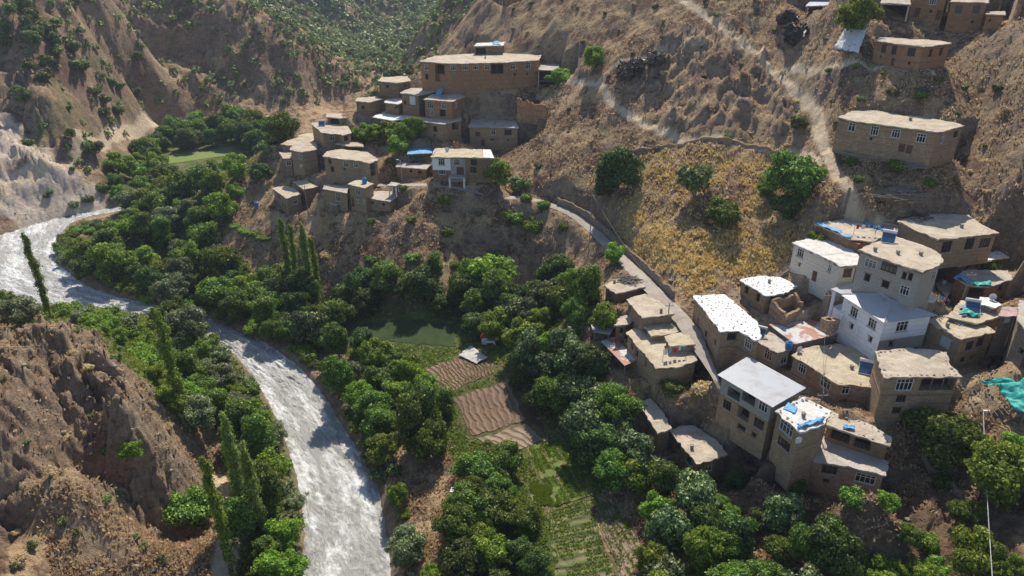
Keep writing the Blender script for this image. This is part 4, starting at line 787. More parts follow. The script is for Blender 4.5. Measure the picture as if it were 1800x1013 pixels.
def crownmesh(name, lumps, n_leaf, size, mat, seed, **kw):
    r_ = np.random.default_rng(seed); cf = kw.pop('cf', .72); V, Q, lv = leaves(lumps, n_leaf, size, r_, **kw)
    if cf:
        cv, cf_ = core(lumps, r_, cf); fs = [tuple(dict.fromkeys(f)) for f in cf_]
        tri = np.array([f if len(f) == 3 else None for f in fs if len(f) == 3]); quad = np.array([f for f in fs if len(f) == 4])
        # core triangles become thin quads so that one loop size serves
        t4 = np.c_[tri[:, 0], tri[:, 1], tri[:, 2]]; k = len(V); V = np.vstack([V, cv]); me = bpy.data.meshes.new(name)
        me.vertices.add(len(V)); me.vertices.foreach_set('co', V.astype('f').ravel()); nl_ = Q.size+quad.size+t4.size; me.loops.add(nl_)
        me.loops.foreach_set('vertex_index', np.r_[Q.ravel(), (quad+k).ravel(), (t4+k).ravel()].astype('i')); lt = np.r_[np.full(len(Q), 4), np.full(len(quad), 4), np.full(len(t4), 3)]
        me.polygons.add(len(lt)); me.polygons.foreach_set('loop_start', np.r_[0, np.cumsum(lt)[:-1]].astype('i')); me.polygons.foreach_set('loop_total', lt.astype('i')); me.update(calc_edges=True)
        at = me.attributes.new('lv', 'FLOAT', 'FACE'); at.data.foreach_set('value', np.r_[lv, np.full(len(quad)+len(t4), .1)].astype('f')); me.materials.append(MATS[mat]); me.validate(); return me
    return npmesh(name, V, Q, mat, {'lv': ('FACE', 'FLOAT', lv)})
def round_lumps(r_, k, flat=.95, spread=.66, lr=(.28, .50), cz=.92):
    o = [(0, 0, cz, .62, .62, .55*flat)]
    for i in range(k):
        th_ = i*2.4+r_.uniform(-.4, .4); z = r_.uniform(-.8, .95); rr = math.sqrt(max(.05, 1-z*z))*spread*r_.uniform(.7, 1.35); s = r_.uniform(*lr)*r_.uniform(.65, 1.05)
        o.append((rr*math.cos(th_), rr*math.sin(th_), cz+z*.68*flat, s, s*r_.uniform(.8, 1.1), s*r_.uniform(.65, .9)))
    return o
def trunkmesh(name, h, r, limbs, seed):
    r_ = random.Random(seed); mb = MB(); p = Vector((0, 0, -.25)); ax = Vector((r_.uniform(-.1, .1), r_.uniform(-.1, .1), 1)).normalized(); q = p+ax*(h*.55+.25); mb.tube(p, q, r, r*.72, 7)
    for i in range(limbs):
        a = 2*math.pi*i/limbs+r_.uniform(-.3, .3); e = q+Vector((math.cos(a)*.45, math.sin(a)*.45, r_.uniform(.35, .7)))*h*.75; m_ = q+(e-q)*.5+Vector((0, 0, .05)); mb.tube(q-ax*.03, m_, r*.55, r*.36, 5, False); mb.tube(m_, e, r*.36, r*.12, 5)
        e2 = m_+Vector((math.cos(a+.9)*.3, math.sin(a+.9)*.3, .3))*h*.6; mb.tube(m_, e2, r*.28, r*.08, 4)
    o = mb.build(name, 'bark'); me = o.data; bpy.data.objects.remove(o); return me
PR = {}
def species(key, mat, n_, size, k, kinds=3, th=.75, tr=.07, **kw):
    PR[key] = []
    lk = {a: kw.pop(a) for a in list(kw) if a in ('flat', 'spread', 'lr', 'cz')}
    for i in range(kinds):
        s = sum(map(ord, key))+i*11; r_ = random.Random(s); PR[key].append((crownmesh(key+'_crown', round_lumps(r_, k, **lk), n_, size, mat, s, **kw), trunkmesh(key+'_trunk', th, tr, 4, s)))
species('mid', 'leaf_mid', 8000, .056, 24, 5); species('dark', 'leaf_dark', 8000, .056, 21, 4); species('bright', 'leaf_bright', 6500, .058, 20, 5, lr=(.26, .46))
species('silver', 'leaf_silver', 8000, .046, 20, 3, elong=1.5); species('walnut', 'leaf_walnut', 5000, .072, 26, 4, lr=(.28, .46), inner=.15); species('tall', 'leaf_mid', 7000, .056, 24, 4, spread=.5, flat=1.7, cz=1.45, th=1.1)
species('oak', 'leaf_scrub', 1300, .13, 9, 4, lr=(.3, .5), tr=.05)
PR['walnut'] = [(m_, t_) for m_, t_ in PR['walnut']]
def poplar(seed, mat='leaf_mid'):
    r_ = random.Random(seed); L = []
    for i in range(26): z = .14+.84*i/25; w_ = .074*math.sin(max(.02, min(.97, (z-.02)*.98))*math.pi)**.55+.008; L.append((r_.uniform(-.026, .026)*(1.2-z*.6), r_.uniform(-.026, .026)*(1.2-z*.6), z, w_*r_.uniform(.35, .85), w_*r_.uniform(.35, .85), .055*r_.uniform(.7, 1.5)))
    mb = MB(); mb.tube((0, 0, -.03), (0, 0, .5), .012, .008, 6); mb.tube((0, 0, .5), (0, 0, .95), .008, .002, 5); o = mb.build('t', 'bark'); me = o.data; bpy.data.objects.remove(o)
    return crownmesh('poplar_crown', L, 5200, .0105, mat, seed, cf=.28, up=.9, inner=.4), me
PR['poplar'] = [poplar(s, 'leaf_bright' if s == 33 else 'leaf_poplar') for s in (31, 32, 33)]
def bushmesh(key, mat, n_, size, seeds, **kw):
    PR[key] = []
    for s in seeds:
        r_ = random.Random(s); L = [(0, 0, .3, .6, .6, .5)]+[(.55*math.cos(i*2.4), .55*math.sin(i*2.4), r_.uniform(.2, .7), r_.uniform(.25, .45), r_.uniform(.25, .45), r_.uniform(.25, .42)) for i in range(9)]
        PR[key].append((crownmesh(key, L, n_, size, mat, s, **kw), None))
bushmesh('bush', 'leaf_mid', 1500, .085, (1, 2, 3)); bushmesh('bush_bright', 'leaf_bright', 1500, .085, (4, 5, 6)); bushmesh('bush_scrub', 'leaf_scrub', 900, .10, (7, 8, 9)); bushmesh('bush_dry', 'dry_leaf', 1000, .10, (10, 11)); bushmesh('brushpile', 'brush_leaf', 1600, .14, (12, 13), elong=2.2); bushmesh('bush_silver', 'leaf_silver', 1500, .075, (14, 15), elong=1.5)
PLACED = []
NT = {'tree': 0, 'bush': 0}
TREEQ = []
def plant(sp, X, Y, s, label, group=None, sz=1., name=None, cat=None): TREEQ.append((sp, X, Y, s, label, group, sz, name, cat))
def flush():
    if not TREEQ: return
    Z = hfin(np.array([q[1] for q in TREEQ]), np.array([q[2] for q in TREEQ]))
    for (sp, X, Y, s, label, group, sz, name, cat), z in zip(TREEQ, Z):
        cm, tm = rnd.choice(PR[sp]); rz = rnd.uniform(0, 6.28); tree = tm is not None
        nm = name or ('poplar_tree' if sp == 'poplar' else 'tree' if tree else 'bush')
        if tree:
            r = empty(nm, (X, Y, z-.05), rz); ax_ = rnd.uniform(.86, 1.14); r.scale = (s*ax_, s/ax_, s*sz*rnd.uniform(.9, 1.18)); r.rotation_euler = (rnd.uniform(-.09, .09), rnd.uniform(-.09, .09), rz) if sp != 'poplar' else (rnd.uniform(-.03, .03), rnd.uniform(-.03, .03), rz)
            for n_, d_ in (('crown', cm), ('trunk', tm)): c_ = bpy.data.objects.new(n_, d_); COL.objects.link(c_); c_.parent = r
        else: r = bpy.data.objects.new(nm, cm); COL.objects.link(r); r.location = (X, Y, z-.1*s); r.rotation_euler = (0, 0, rz); r.scale = (s, s, s*sz)
        tag(r, label, cat or ('tree' if tree else 'bush'), group); PLACED.append((X, Y, s if sp != 'poplar' else s*.1)); NT['tree' if tree else 'bush'] += 1
    TREEQ.clear()
def groundh(x, y, dh):
    t = T(y); u = XU(x, y); z_ = HC-t*YS; g_ = bil(BG, u*YS, YS)+dh; k = max(1, int(np.argmax(g_ >= z_))); a0 = z_[k-1]-g_[k-1]; a1 = g_[k]-z_[k]; Y = YS[k-1]+a0/(a0+a1+1e-9)*(YS[k]-YS[k-1]); return u*Y, Y
def at(x, y, wpx, sp, label, group=None, sz=1., **kw):     # crown centre and width in photograph pixels -> a tree standing on the ground
    Y = 120.
    for _ in range(4):
        R_ = wpx/2*Y/F*1.0/(cP) ; dh = .92*R_ if PR[sp][0][1] is not None else .4*R_
        X, Y = groundh(x, y, dh)
    plant(sp, X, Y, R_*.92 if sp != 'poplar' else R_, label, group, sz, **kw)
def pop(x, ytop, ybase, label, k=0, group=None):
    X, Y = ground(x, ybase); h = Y*(T(ybase)-T(ytop)); plant('poplar', X, Y, h, label, group)
ORD = 'first second third fourth fifth sixth seventh eighth ninth tenth eleventh twelfth thirteenth fourteenth fifteenth'.split()
LOOK = dict(mid='green', dark='dark green', bright='bright green', silver='grey green', walnut='glossy', tall='tall', oak='pale green', bush='dark leafed', bush_bright='lime green', bush_scrub='olive', bush_dry='dry golden', bush_silver='silvery')
def rowlabels(label, group):    # label: noun|place ; rows run from the viewer outwards, each counted from the left
    noun, place = label.split('|'); q = sorted(range(len(TREEQ)), key=lambda i: TREEQ[i][2]); k = len(q); nr = max(1, round(math.sqrt(k/2.2)), math.ceil(k/14)) if k > 60 else max(1, min(7, round(math.sqrt(k/2.2)))); per = math.ceil(k/nr)
    for r in range(nr):
        row = sorted(q[r*per:(r+1)*per], key=lambda i: TREEQ[i][1]/TREEQ[i][2]); rn = 'front' if r == 0 else 'back' if r == nr-1 else ORD[r]
        for j, i in enumerate(row):
            t_ = list(TREEQ[i]); pos = 'leftmost' if j == 0 else 'rightmost' if j == len(row)-1 else ORD[min(j, 14)]+' from left'
            t_[4] = '%s %s, %s in the %s row %s' % (LOOK[t_[0]], noun, pos, rn, place); TREEQ[i] = tuple(t_)
def zone(poly, sp_w, spacing, sr, label, group, dh=5., keep=None, maxn=400, seed=1, sz=1., cat=None, name=None):
    r_ = random.Random(seed); w = [groundh(x, y, dh) for x, y in poly]; xs = [p[0] for p in w]; ys = [p[1] for p in w]; n_ = 0
    cand = np.array([(r_.uniform(min(xs), max(xs)), r_.uniform(min(ys), max(ys))) for _ in range(int(14*(max(xs)-min(xs))*(max(ys)-min(ys))/spacing**2)+20)])
    ok = inpoly(cand[:, 0], cand[:, 1], w) & (hdist(cand[:, 0], cand[:, 1]) > 1.5) & (sd(cand[:, 0], cand[:, 1], RPOLY) > (.1 if sr[1] < 2.9 else 1.)) & (dseg(cand[:, 0], cand[:, 1], LANE[::3]) > 3)
    for p in FW: ok &= sd(cand[:, 0], cand[:, 1], p) > (2.6 if sr[1] > 2.3 else .8)
    got = []
    for (x, y) in cand[ok]:
        if n_ >= maxn: break
        s = r_.uniform(*sr)
        if any((x-a)**2+(y-b_)**2 < (spacing*.92)**2 for a, b_ in got) or any((x-a)**2+(y-b_)**2 < (.47*(c_+s))**2 for a, b_, c_ in PLACED): continue
        got.append((x, y)); n_ += 1; plant(r_.choices(list(sp_w), list(sp_w.values()))[0], x, y, s, label, group, sz*r_.uniform(.9, 1.12), cat=cat, name=name)
    rowlabels(label, group); flush()
    if DBG: DBG.write('zone %s: %d\n' % (group, n_))
# --- single trees one can point to
at(855,490,120,'bright','largest feathery bright green tree below the village, crown catching the sun',sz=1.05)
at(918,550,80,'walnut','silvery walnut tree just right of the largest bright green tree'); at(1085,312,82,'dark','big dark green tree at the left edge of the dry yellow hillside field')
at(1062,328,50,'dark','smaller dark tree leaning against the big dark tree beside the lane'); at(1224,330,66,'oak','grey green tree high in the middle of the dry hillside field')
at(1273,378,64,'mid','rounded green tree in the centre of the dry hillside field'); at(1405,306,95,'mid','broad green tree at the upper right corner of the dry hillside field'); at(1380,360,62,'dark','dusky tree just below the broad green tree of the hillside field')
at(1350,330,34,'bright','small bright tree left of the broad green tree of the hillside field'); at(1404,218,40,'oak','pale green bush tree beside the dirt track above the hillside field',sz=.8)
at(1574,290,38,'bush','dark leafy bush under the long house on the right hillside'); at(1510,28,72,'bright','dense bright green tree beside the grey tarp shelter at the top'); at(1042,104,42,'bright','bright green tree right of the pillared concrete shelter')
at(985,108,46,'bright','low bright green tree behind the pillared concrete shelter',sz=.7); at(1080,455,46,'bright','bright green tree standing at the bend of the lane'); at(878,305,52,'bright','bright green tree against the right end of the three bay house')
at(910,318,40,'oak','sparse pinkish bush beside the three bay house',sz=.8,cat='bush')
flush()
for x, y, w_ in [(635,217,40),(655,228,42),(682,222,44),(708,233,46),(728,218,40),(700,250,44)]: at(x,y,w_,'bright','','trees between the white sheet roofs',sz=.9)
rowlabels('tree|between the white roofs', None); flush()
at(1440,412,44,'bush_bright','bright green vine spilling over the pale concrete house roof',cat='vine',name='vine'); at(1768,402,42,'bush_bright','bright yellow green bush at the end of the wide brown house')
at(1060,545,62,'bright','green tree shading the bluish tin shed'); at(1182,668,48,'mid','dark green tree at the foot of the straw coloured terrace house',sz=.8); at(1238,668,52,'bush_dry','round dry golden thicket beside the lane below the terrace house',sz=.9)
at(1665,760,140,'mid','big leafy tree below the balcony house at the lower right'); at(1755,835,150,'bright','wide light green tree at the right edge behind the cable'); at(1785,790,80,'bright','light green tree touching the right edge under the teal tarp')
at(1560,890,60,'bright','small light green tree right of the lowest stone house'); at(1600,940,62,'mid','green tree between the lowest house and the bottom right corner'); at(1460,925,56,'mid','dark green tree below the lowest stone house')
at(1370,900,100,'walnut','glossy walnut tree under the lowest stone house'); at(1225,880,120,'walnut','large glossy walnut tree near the bottom, right of the striped plot'); at(1145,985,90,'bright','leafy bright tree at the bottom beside the bare strip'); at(1260,960,100,'mid','green tree at the bottom edge right of the bare strip')
at(1120,830,90,'bright','bright green tree right of the green terrace plot'); at(1090,770,80,'walnut','walnut tree just above the bright tree near the terrace plot'); at(1070,690,74,'walnut','walnut tree left of the rusty corrugated shed'); at(1010,630,80,'walnut','walnut tree in the middle of the grove above the plots')
at(945,700,62,'dark','very dark dense tree at the edge of the brown plots'); at(920,655,60,'dark','dark tree shading the upper brown plot'); at(1010,730,60,'mid','tall leafy tree beside the green terrace plot')
at(700,872,60,'bright','rounded bright tree on the right river bank near the bottom',sz=1.0); at(716,962,92,'silver','big silvery dome shaped willow on the right river bank'); at(755,1015,60,'bright','light green tree cut by the bottom edge beside the willow'); at(712,905,34,'bush_bright','small lime bush in front of the silvery willow')
at(336,880,112,'mid','broad dark green tree on the dry slope above the gravel track',sz=.85); at(238,828,52,'bright','lone rounded green tree on the rocky slope'); at(340,730,0+82,'silver','large grey green tree at the foot of the rocky slope'); at(303,708,56,'bright','rounded bright tree left of the leaning poplar')
at(410,685,42,'bright','small round green tree on the left river bank'); at(440,720,56,'bright','bright green tree leaning over the left river bank'); at(515,875,48,'silver','silvery shrub willow at the waterline of the left bank'); at(545,845,44,'bush_silver','pale willow reaching out over the rapids'); at(330,575,80,'silver','grey willow where the left bank bends'); at(300,545,50,'mid','green tree beside the grey willow at the bend')
at(30,550,76,'silver','grey green tree at the left edge below the river bend'); at(12,525,40,'mid','small tree touching the left edge below the river bend'); at(480,760,60,'silver','grey willow halfway down the left bank')
flush()
for x, y, w_ in [(110,925,26),(56,960,24),(25,992,20),(240,945,20),(285,985,22),(140,945,20)]: at(x,y,w_,'oak','','small trees on the dry grass at the bottom left')
rowlabels('small tree|on bottom left grass', None); flush()
for x, y, w_, sp in [(905,385,40,'bush'),(935,402,46,'bush_bright'),(955,368,28,'bush'),(990,412,24,'bush_bright'),(925,362,26,'bush'),(890,375,24,'bush_bright')]: TQ = at(x,y,w_,sp,'','bushes just under the lane')
flush_rows = [i for i, q in enumerate(TREEQ) if q[5] == 'bushes just under the lane']; keep_ = [q for q in TREEQ if q[5] != 'bushes just under the lane']; TREEQ[:] = [TREEQ[i] for i in flush_rows]; rowlabels('bush|just under the lane', None); TREEQ += keep_
flush()
for x, y, w_ in [(396,392,24),(412,398,24),(428,403,26),(444,409,26),(458,415,24),(470,421,20)]: at(x,y,w_,'bush_bright','','vines on the terrace left of the poplars',sz=.6,name='vine',cat='vine')
rowlabels('vine|on the narrow terrace', None); flush()
for x, y, w_ in [(82,345,14),(180,330,26),(155,350,24),(130,360,22),(112,372,16),(88,340,14),(45,240,22),(125,212,16),(172,178,22),(128,300,12)]: at(x,y,w_,'bush_silver' if y > 340 else 'bush','','bushes by the pale scree')
rowlabels('bush|by the pale scree', None); at(1715,985,130,'bright','bright spreading tree filling the bottom right corner'); at(1640,1000,70,'bright','light tree left of the bottom right corner tree'); at(1690,905,60,'mid','green tree standing over the cable at the lower right'); at(1500,990,80,'mid','green tree at the bottom edge under the lowest house'); at(1580,1000,70,'bright','bright tree at the bottom edge left of the corner trees'); at(1410,975,80,'tall','tall dark tree at the bottom edge below the walnut')
at(1300,800,50,'dark','dark bushy tree in the shade under the tall three storey house'); at(1410,830,40,'mid','small dark tree under the shaded terrace roof')
flush()
pop(90,435,560,'slender poplar standing alone beside the river bend at the left'); pop(512,382,500,'taller of the two poplar clumps below the village'); pop(522,400,510,'poplar squeezed between the two tall poplar clumps'); pop(548,400,520,'wider right hand poplar of the pair below the village'); pop(562,415,520,'short poplar at the right of the poplar pair below the village')
pop(322,560,728,'tall leaning poplar on the bench left of the river'); pop(428,755,905,'tall narrow poplar nearest the gravel track'); pop(462,790,940,'tall poplar in the green row on the left bank'); pop(408,830,1005,'narrow poplar beside the gravel track at the bottom'); pop(272,262,322,'pale poplar in the far valley gardens')
flush()
# --- groves
zone([(100,440),(190,388),(330,392),(395,430),(470,500),(500,560),(430,560),(330,520),(200,500),(110,470)],{'mid':4,'dark':2,'bright':3,'silver':2,'tall':2},5.6,(2.4,5.0),'tree|of the wood inside river bend','wood inside the river bend',seed=2)
zone([(185,320),(240,375),(330,392),(400,350),(470,300),(480,262),(440,262),(400,290),(290,305),(265,262),(240,262),(190,290)],{'mid':4,'bright':5,'dark':1,'silver':1},6.4,(2.4,5.0),'tree|of the far valley garden','valley garden trees',seed=3)
zone([(240,248),(330,208),(400,208),(480,216),(500,240),(440,238),(380,246),(300,258),(255,275)],{'mid':3,'bright':2,'dark':3},7.2,(3.8,5.8),'tree|behind the far meadow','trees behind the far meadow',seed=4)
zone([(400,470),(500,468),(640,490),(800,470),(1000,470),(1045,520),(1050,590),(900,620),(850,560),(660,560),(610,600),(500,570)],{'dark':4,'mid':4,'walnut':1,'bright':1,'tall':1},5.0,(2.2,4.6),'tree|under the brown slope','shaded grove under the brown slope',seed=5)
zone([(880,590),(960,560),(1050,600),(1110,690),(1140,790),(1080,810),(1000,760),(930,720)],{'walnut':4,'dark':3,'mid':2},4.4,(2.6,3.9),'tree|left of lane houses','walnut grove left of the lane houses',seed=6)
zone([(1085,820),(1180,830),(1280,860),(1420,890),(1500,930),(1640,960),(1640,1060),(1120,1060),(1110,950)],{'mid':3,'bright':4,'dark':2,'walnut':2,'tall':1},3.9,(1.6,3.7),'tree|below the village','orchard along the bottom edge',seed=7)
zone([(820,770),(900,790),(945,870),(955,950),(1000,1060),(790,1060),(805,900)],{'mid':5,'bright':2,'dark':2},3.4,(1.5,3.1),'tree|left of striped plots','orchard left of the striped plots',seed=8,dh=3.5)
zone([(595,640),(640,610),(740,615),(760,650),(790,720),(770,760),(700,800),(650,800),(610,720)],{'bright':6,'mid':3,'silver':2,'tall':1},4.2,(2.4,3.8),'tree|on right river bank','trees on the right river bank',seed=9)
zone([(350,620),(400,640),(465,740),(490,830),(525,1060),(405,1060),(412,850),(400,760),(340,700),(300,650)],{'mid':3,'bright':4,'silver':4,'tall':2},3.7,(2.0,3.4),'tree|on left river bank','trees along the left river bank',seed=10)
zone([(85,535),(200,540),(330,555),(380,600),(330,660),(280,690),(230,610),(120,560)],{'bush':2,'bush_bright':3,'bush_silver':1,'bright':1},3.6,(1.6,2.8),'shrub|on the bench below river bend','shrubs on the bench below the river bend',dh=1.5,seed=11)
zone([(330,590),(400,620),(470,720),(500,830),(530,1060),(470,1060),(440,800),(380,700),(300,640)],{'bush_silver':4,'bush_bright':2,'bush':2},2.6,(1.3,2.3),'shrub|along left river bank','shrubs along the left river bank',dh=1.,seed=31)
zone([(600,660),(650,650),(700,760),(700,840),(655,820),(620,740)],{'bush_silver':3,'bush_bright':3,'bush':2},2.6,(1.3,2.2),'shrub|along right river bank','shrubs along the right river bank',dh=1.,seed=32)
zone([(90,450),(110,410),(150,392),(200,384),(230,380),(225,392),(165,402),(125,420),(112,460)],{'bush':3,'bush_bright':2,'bush_silver':2},2.8,(1.4,2.4),'shrub|on the inner bend bank','shrubs on the inner bend bank',dh=1.,seed=34)
zone([(110,470),(250,520),(400,560),(560,640),(560,600),(430,540),(280,500),(120,455)],{'bush':3,'bush_bright':3,'bush_silver':1},3.0,(1.3,2.2),'shrub|on the outer bend bank','shrubs on the outer bend bank',dh=1.,seed=33)
zone([(380,580),(480,590),(600,640),(640,760),(600,700),(560,640),(500,600),(390,560)],{'bush':3,'mid':2,'dark':2},3.4,(1.6,2.6),'bush|above the rapids','bushes on the steep right bank',dh=1.5,seed=12)
zone([(1390,880),(1560,900),(1700,780),(1800,900),(1800,1040),(1640,1040)],{'bush':3,'bush_bright':3,'bright':1},6.0,(1.2,2.2),'bush|at the bottom right','bushes at the bottom right',dh=1.,seed=13)
zone([(500,395),(700,360),(900,370),(1000,400),(960,470),(760,480),(520,470)],{'bush':3,'bush_scrub':3,'bush_dry':2,'bush_bright':1},7.,(1.0,2.2),'bush|under the lane','bushes on the brown slope under the lane',dh=.6,seed=14)
zone([(620,335),(760,345),(800,320),(960,300),(960,200),(900,180),(640,300)],{'bush':2,'bush_scrub':3,'bush_dry':2},9.,(.7,1.6),'bush|among village houses','bushes between the village houses',dh=.5,seed=15)
zone([(1420,60),(1800,130),(1800,380),(1500,330),(1440,200)],{'bush_scrub':5,'bush':2,'bush_dry':2},5.5,(.5,1.5),'scrub|on the right hillside','scrub on the right hillside',dh=.4,seed=16,maxn=90)
zone([(900,20),(1420,10),(1420,260),(1000,250),(900,160)],{'bush_scrub':4,'bush_dry':4},7.5,(.5,1.2),'scrub|above the footpath','scrub above the path',dh=.4,seed=17,maxn=60)
zone([(0,610),(160,590),(260,700),(340,860),(300,1000),(0,1000)],{'bush_scrub':4,'bush_dry':3},5.,(.5,1.2),'scrub|on the rocky slope','scrub on the rocky slope',dh=.3,seed=18,maxn=50)
# --- scrub oaks of the far hillsides: 300 of them one by one, the rest as one mass
def vis(X, Y, Z):               # line of sight test against the ground
    ok = np.ones(len(X), bool)
    for f in np.linspace(.45, .96, 26):
        g_ = bil(BG, X*f, Y*f); ok &= (HC+(Z-HC)*f) > g_-.5
    return ok
r_ = np.random.default_rng(12); cx_ = []; 
Yc = np.exp(r_.uniform(math.log(150), math.log(1100), 36000)); Xc = r_.uniform(-.80, .10, 36000)*Yc; Y9 = np.exp(r_.uniform(math.log(340), math.log(900), 26000)); Yc = np.r_[Yc, Y9]; Xc = np.r_[Xc, r_.uniform(-.36, .03, 26000)*Y9]
_, M2, _, _, _, rr2, far2, left2, _ = hfin(Xc, Yc, True)
Zc = hfin(Xc, Yc); w = np.maximum(far2, left2)*(1-M2['scree'])*np.maximum(sstep(4, 14, Zc), .0); w *= (.12+.5*sstep(-.2, .3, fbm(Xc/38, Yc/38, 3)))*(.5+.6*sstep(25, 60, Zc)+.6*sstep(330, 500, Yc)); w[(Xc > -35) & (Yc < 300)] *= .1; w = np.maximum(w, ((Yc > 395) & (Zc < 16))*.3)
ok = (r_.random(len(Xc)) < w) & vis(Xc, Yc, Zc+2); Xc, Yc, Zc = Xc[ok], Yc[ok], Zc[ok]
keep = []; cell = {}
for i in np.argsort(Yc):
    k_ = (int(Xc[i]//3.6), int(Yc[i]//3.6))
    if k_ in cell: continue
    cell[k_] = 1; keep.append(i)
keep = np.array(keep); Xc, Yc, Zc = Xc[keep], Yc[keep], Zc[keep]; sz_ = np.random.default_rng(5).uniform(1.0, 2.9, len(Xc)); sz_ *= 1+.6*sstep(380, 480, Yc); o_ = np.argsort(-sz_/Yc); nb_ = 196
if DBG: DBG.write('far scrub %d\n' % len(Xc))
for rank in range(min(nb_, len(o_))):
    i = o_[rank]; plant('oak' if sz_[i] > 1.7 else 'bush_scrub', Xc[i], Yc[i], sz_[i], 'scrub|of the far left hillside', 'scrub oaks on the far left hillside', 1., 'shrub', 'shrub')
rowlabels('scrub oak|on far left hills', None); flush()
rest = o_[nb_:]
if len(rest):
    rg = np.random.default_rng(6); k_ = 34; n_ = len(rest); d = rg.normal(size=(n_, k_, 3)); d[:, :, 2] = np.abs(d[:, :, 2]); d /= np.linalg.norm(d, axis=2)[:, :, None]
    c_ = np.stack([Xc[rest], Yc[rest], Zc[rest]], 1)[:, None]+d*sz_[rest][:, None, None]*np.array([.85, .85, 1.2])*rg.uniform(.6, 1.1, (n_, k_, 1)); nr_ = d+rg.normal(size=d.shape)*.5
    a = np.cross(nr_, rg.normal(size=d.shape)); a /= np.linalg.norm(a, axis=2)[:, :, None]; b_ = np.cross(nr_, a); b_ /= np.linalg.norm(b_, axis=2)[:, :, None]; s_ = sz_[rest][:, None, None]*.34
    V = np.stack([c_+a*s_, c_+b_*s_*.7, c_-a*s_, c_-b_*s_*.7], 2).reshape(-1, 3); Q = np.arange(len(V)).reshape(-1, 4)
    lv = np.clip(rg.normal(.45, .22, len(Q)), 0, 1); o = bpy.data.objects.new('scrub_cover', npmesh('scrub_cover', V, Q, 'leaf_scrub', {'lv': ('FACE', 'FLOAT', lv)})); COL.objects.link(o); tag(o, 'grey green scrub spread over the far hillsides, too fine to count', 'scrub', kind='stuff')
# --- grass tufts and stones, uniform over the picture rather than the map
rg = np.random.default_rng(21)
def tufts(name, label, mat, X, Y, hgt, wid, k_=3, spread=.25):
    Z = hfin(X, Y); n_ = len(X); ang = rg.uniform(0, 6.28, (n_, k_)); dx, dy = np.cos(ang), np.sin(ang); h_ = hgt*rg.uniform(.5, 1.3, (n_, k_)); w_ = wid*rg.uniform(.6, 1.3, (n_, k_))
    bx = X[:, None]+rg.normal(size=(n_, k_))*spread; by = Y[:, None]+rg.normal(size=(n_, k_))*spread; bz = Z[:, None]-.06+0*bx; lx, ly = rg.normal(size=(n_, k_))*.35*h_, rg.normal(size=(n_, k_))*.35*h_
    V = np.stack([np.stack([bx-dx*w_, by-dy*w_, bz], -1), np.stack([bx+dx*w_, by+dy*w_, bz], -1), np.stack([bx+dx*w_*.9+lx, by+dy*w_*.9+ly, bz+h_*.8], -1), np.stack([bx-dx*w_*.5+lx, by-dy*w_*.5+ly, bz+h_], -1)], 2).reshape(-1, 3)
    Q = np.arange(len(V)).reshape(-1, 4); lv = np.repeat(rg.random(n_), k_)*.7+.3*rg.random(len(Q)); o = bpy.data.objects.new(name, npmesh(name, V, Q, mat, {'lv': ('FACE', 'FLOAT', lv)})); COL.objects.link(o); tag(o, label, 'grass', kind='stuff')
n_ = 230000; Yt = np.exp(rg.uniform(math.log(52), math.log(200), n_)); Xt = rg.uniform(-1, 1, n_)*(8+.78*Yt)
_, Mt, hdt, lnt, fdt, rt, fart, leftt, rkt = hfin(Xt, Yt, True)
okb = (hdt > .7) & (lnt > 2.4) & (fdt > .6) & (rt > 1.2); pth_ = np.maximum.reduce([Mt[k] for k in ('trackA', 'trackB', 'trackC', 'trackD', 'trackE', 'trackF')]); rnd_ = rg.random(n_); cl = sstep(-.25, .35, fbm(Xt/3.2, Yt/3.2, 3)+.7*fbm(Xt/14, Yt/14, 2))
yel_ = okb & ((Mt['yellow'] > .15+.8*rg.random(n_)) & (fbm(Xt/4, Yt/4, 3) > -.28) & (rnd_ < .9) | (Mt['grass'] > .5) & (cl > .75) & (rnd_ < .5)); grn_ = okb & ((Mt['green1']+Mt['green2'])*(1-Mt['bank']) > .4) & (rnd_ < .55)
dry_ = okb & ~yel_ & ~grn_ & (rnd_ < (1-.75*rkt)*(1-pth_)*(.10+.80*cl)*(1-.7*Mt['dark1'])*(1-.8*Mt['dust'])*(1-.9*Mt['scree'])*(1+Mt['grass'])*.8)
tufts('dry_grass', 'dry straw coloured grass covering the slopes', 'dry_leaf', Xt[dry_], Yt[dry_], .38, .13)
tufts('yellow_grass', 'thick golden yellow grass of the fallow field above the lane', 'yellow_leaf', Xt[yel_], Yt[yel_], .5, .15, 4)
tufts('green_grass', 'green ground cover under the orchard trees', 'leaf_bright', Xt[grn_], Yt[grn_], .35, .14)
cx1, cy1 = [], []
for fi, nrow, dens in ((2, 5, 1.), (3, 24, .8), (9, 4, 1.), (4, 5, .3), (0, 16, .12)):
    w_ = [np.array(p) for p in FW[fi]]; k_ = int(5200*dens); a_, b_ = rg.random(k_), rg.random(k_); ax_ = b_ if fi == 3 else a_; ax_ = (np.floor(ax_*nrow)+.5+rg.normal(size=k_)*(.16 if fi == 3 else .22))/nrow
    if fi == 3: b_ = ax_
    else: a_ = ax_
    p_ = (w_[0]*(1-a_[:, None])+w_[1]*a_[:, None])*(1-b_[:, None])+(w_[3]*(1-a_[:, None])+w_[2]*a_[:, None])*b_[:, None]; q_ = fbm(p_[:, 0]/2.5, p_[:, 1]/2.5, 2) > -.35; cx1.append(p_[q_, 0]); cy1.append(p_[q_, 1])
tufts('crops', 'low green crops growing in rows on the terrace plots', 'leaf_bright', np.concatenate(cx1), np.concatenate(cy1), .30, .09, 2, .08)
if DBG: DBG.write('tufts %d %d %d\n' % (dry_.sum(), yel_.sum(), grn_.sum()))
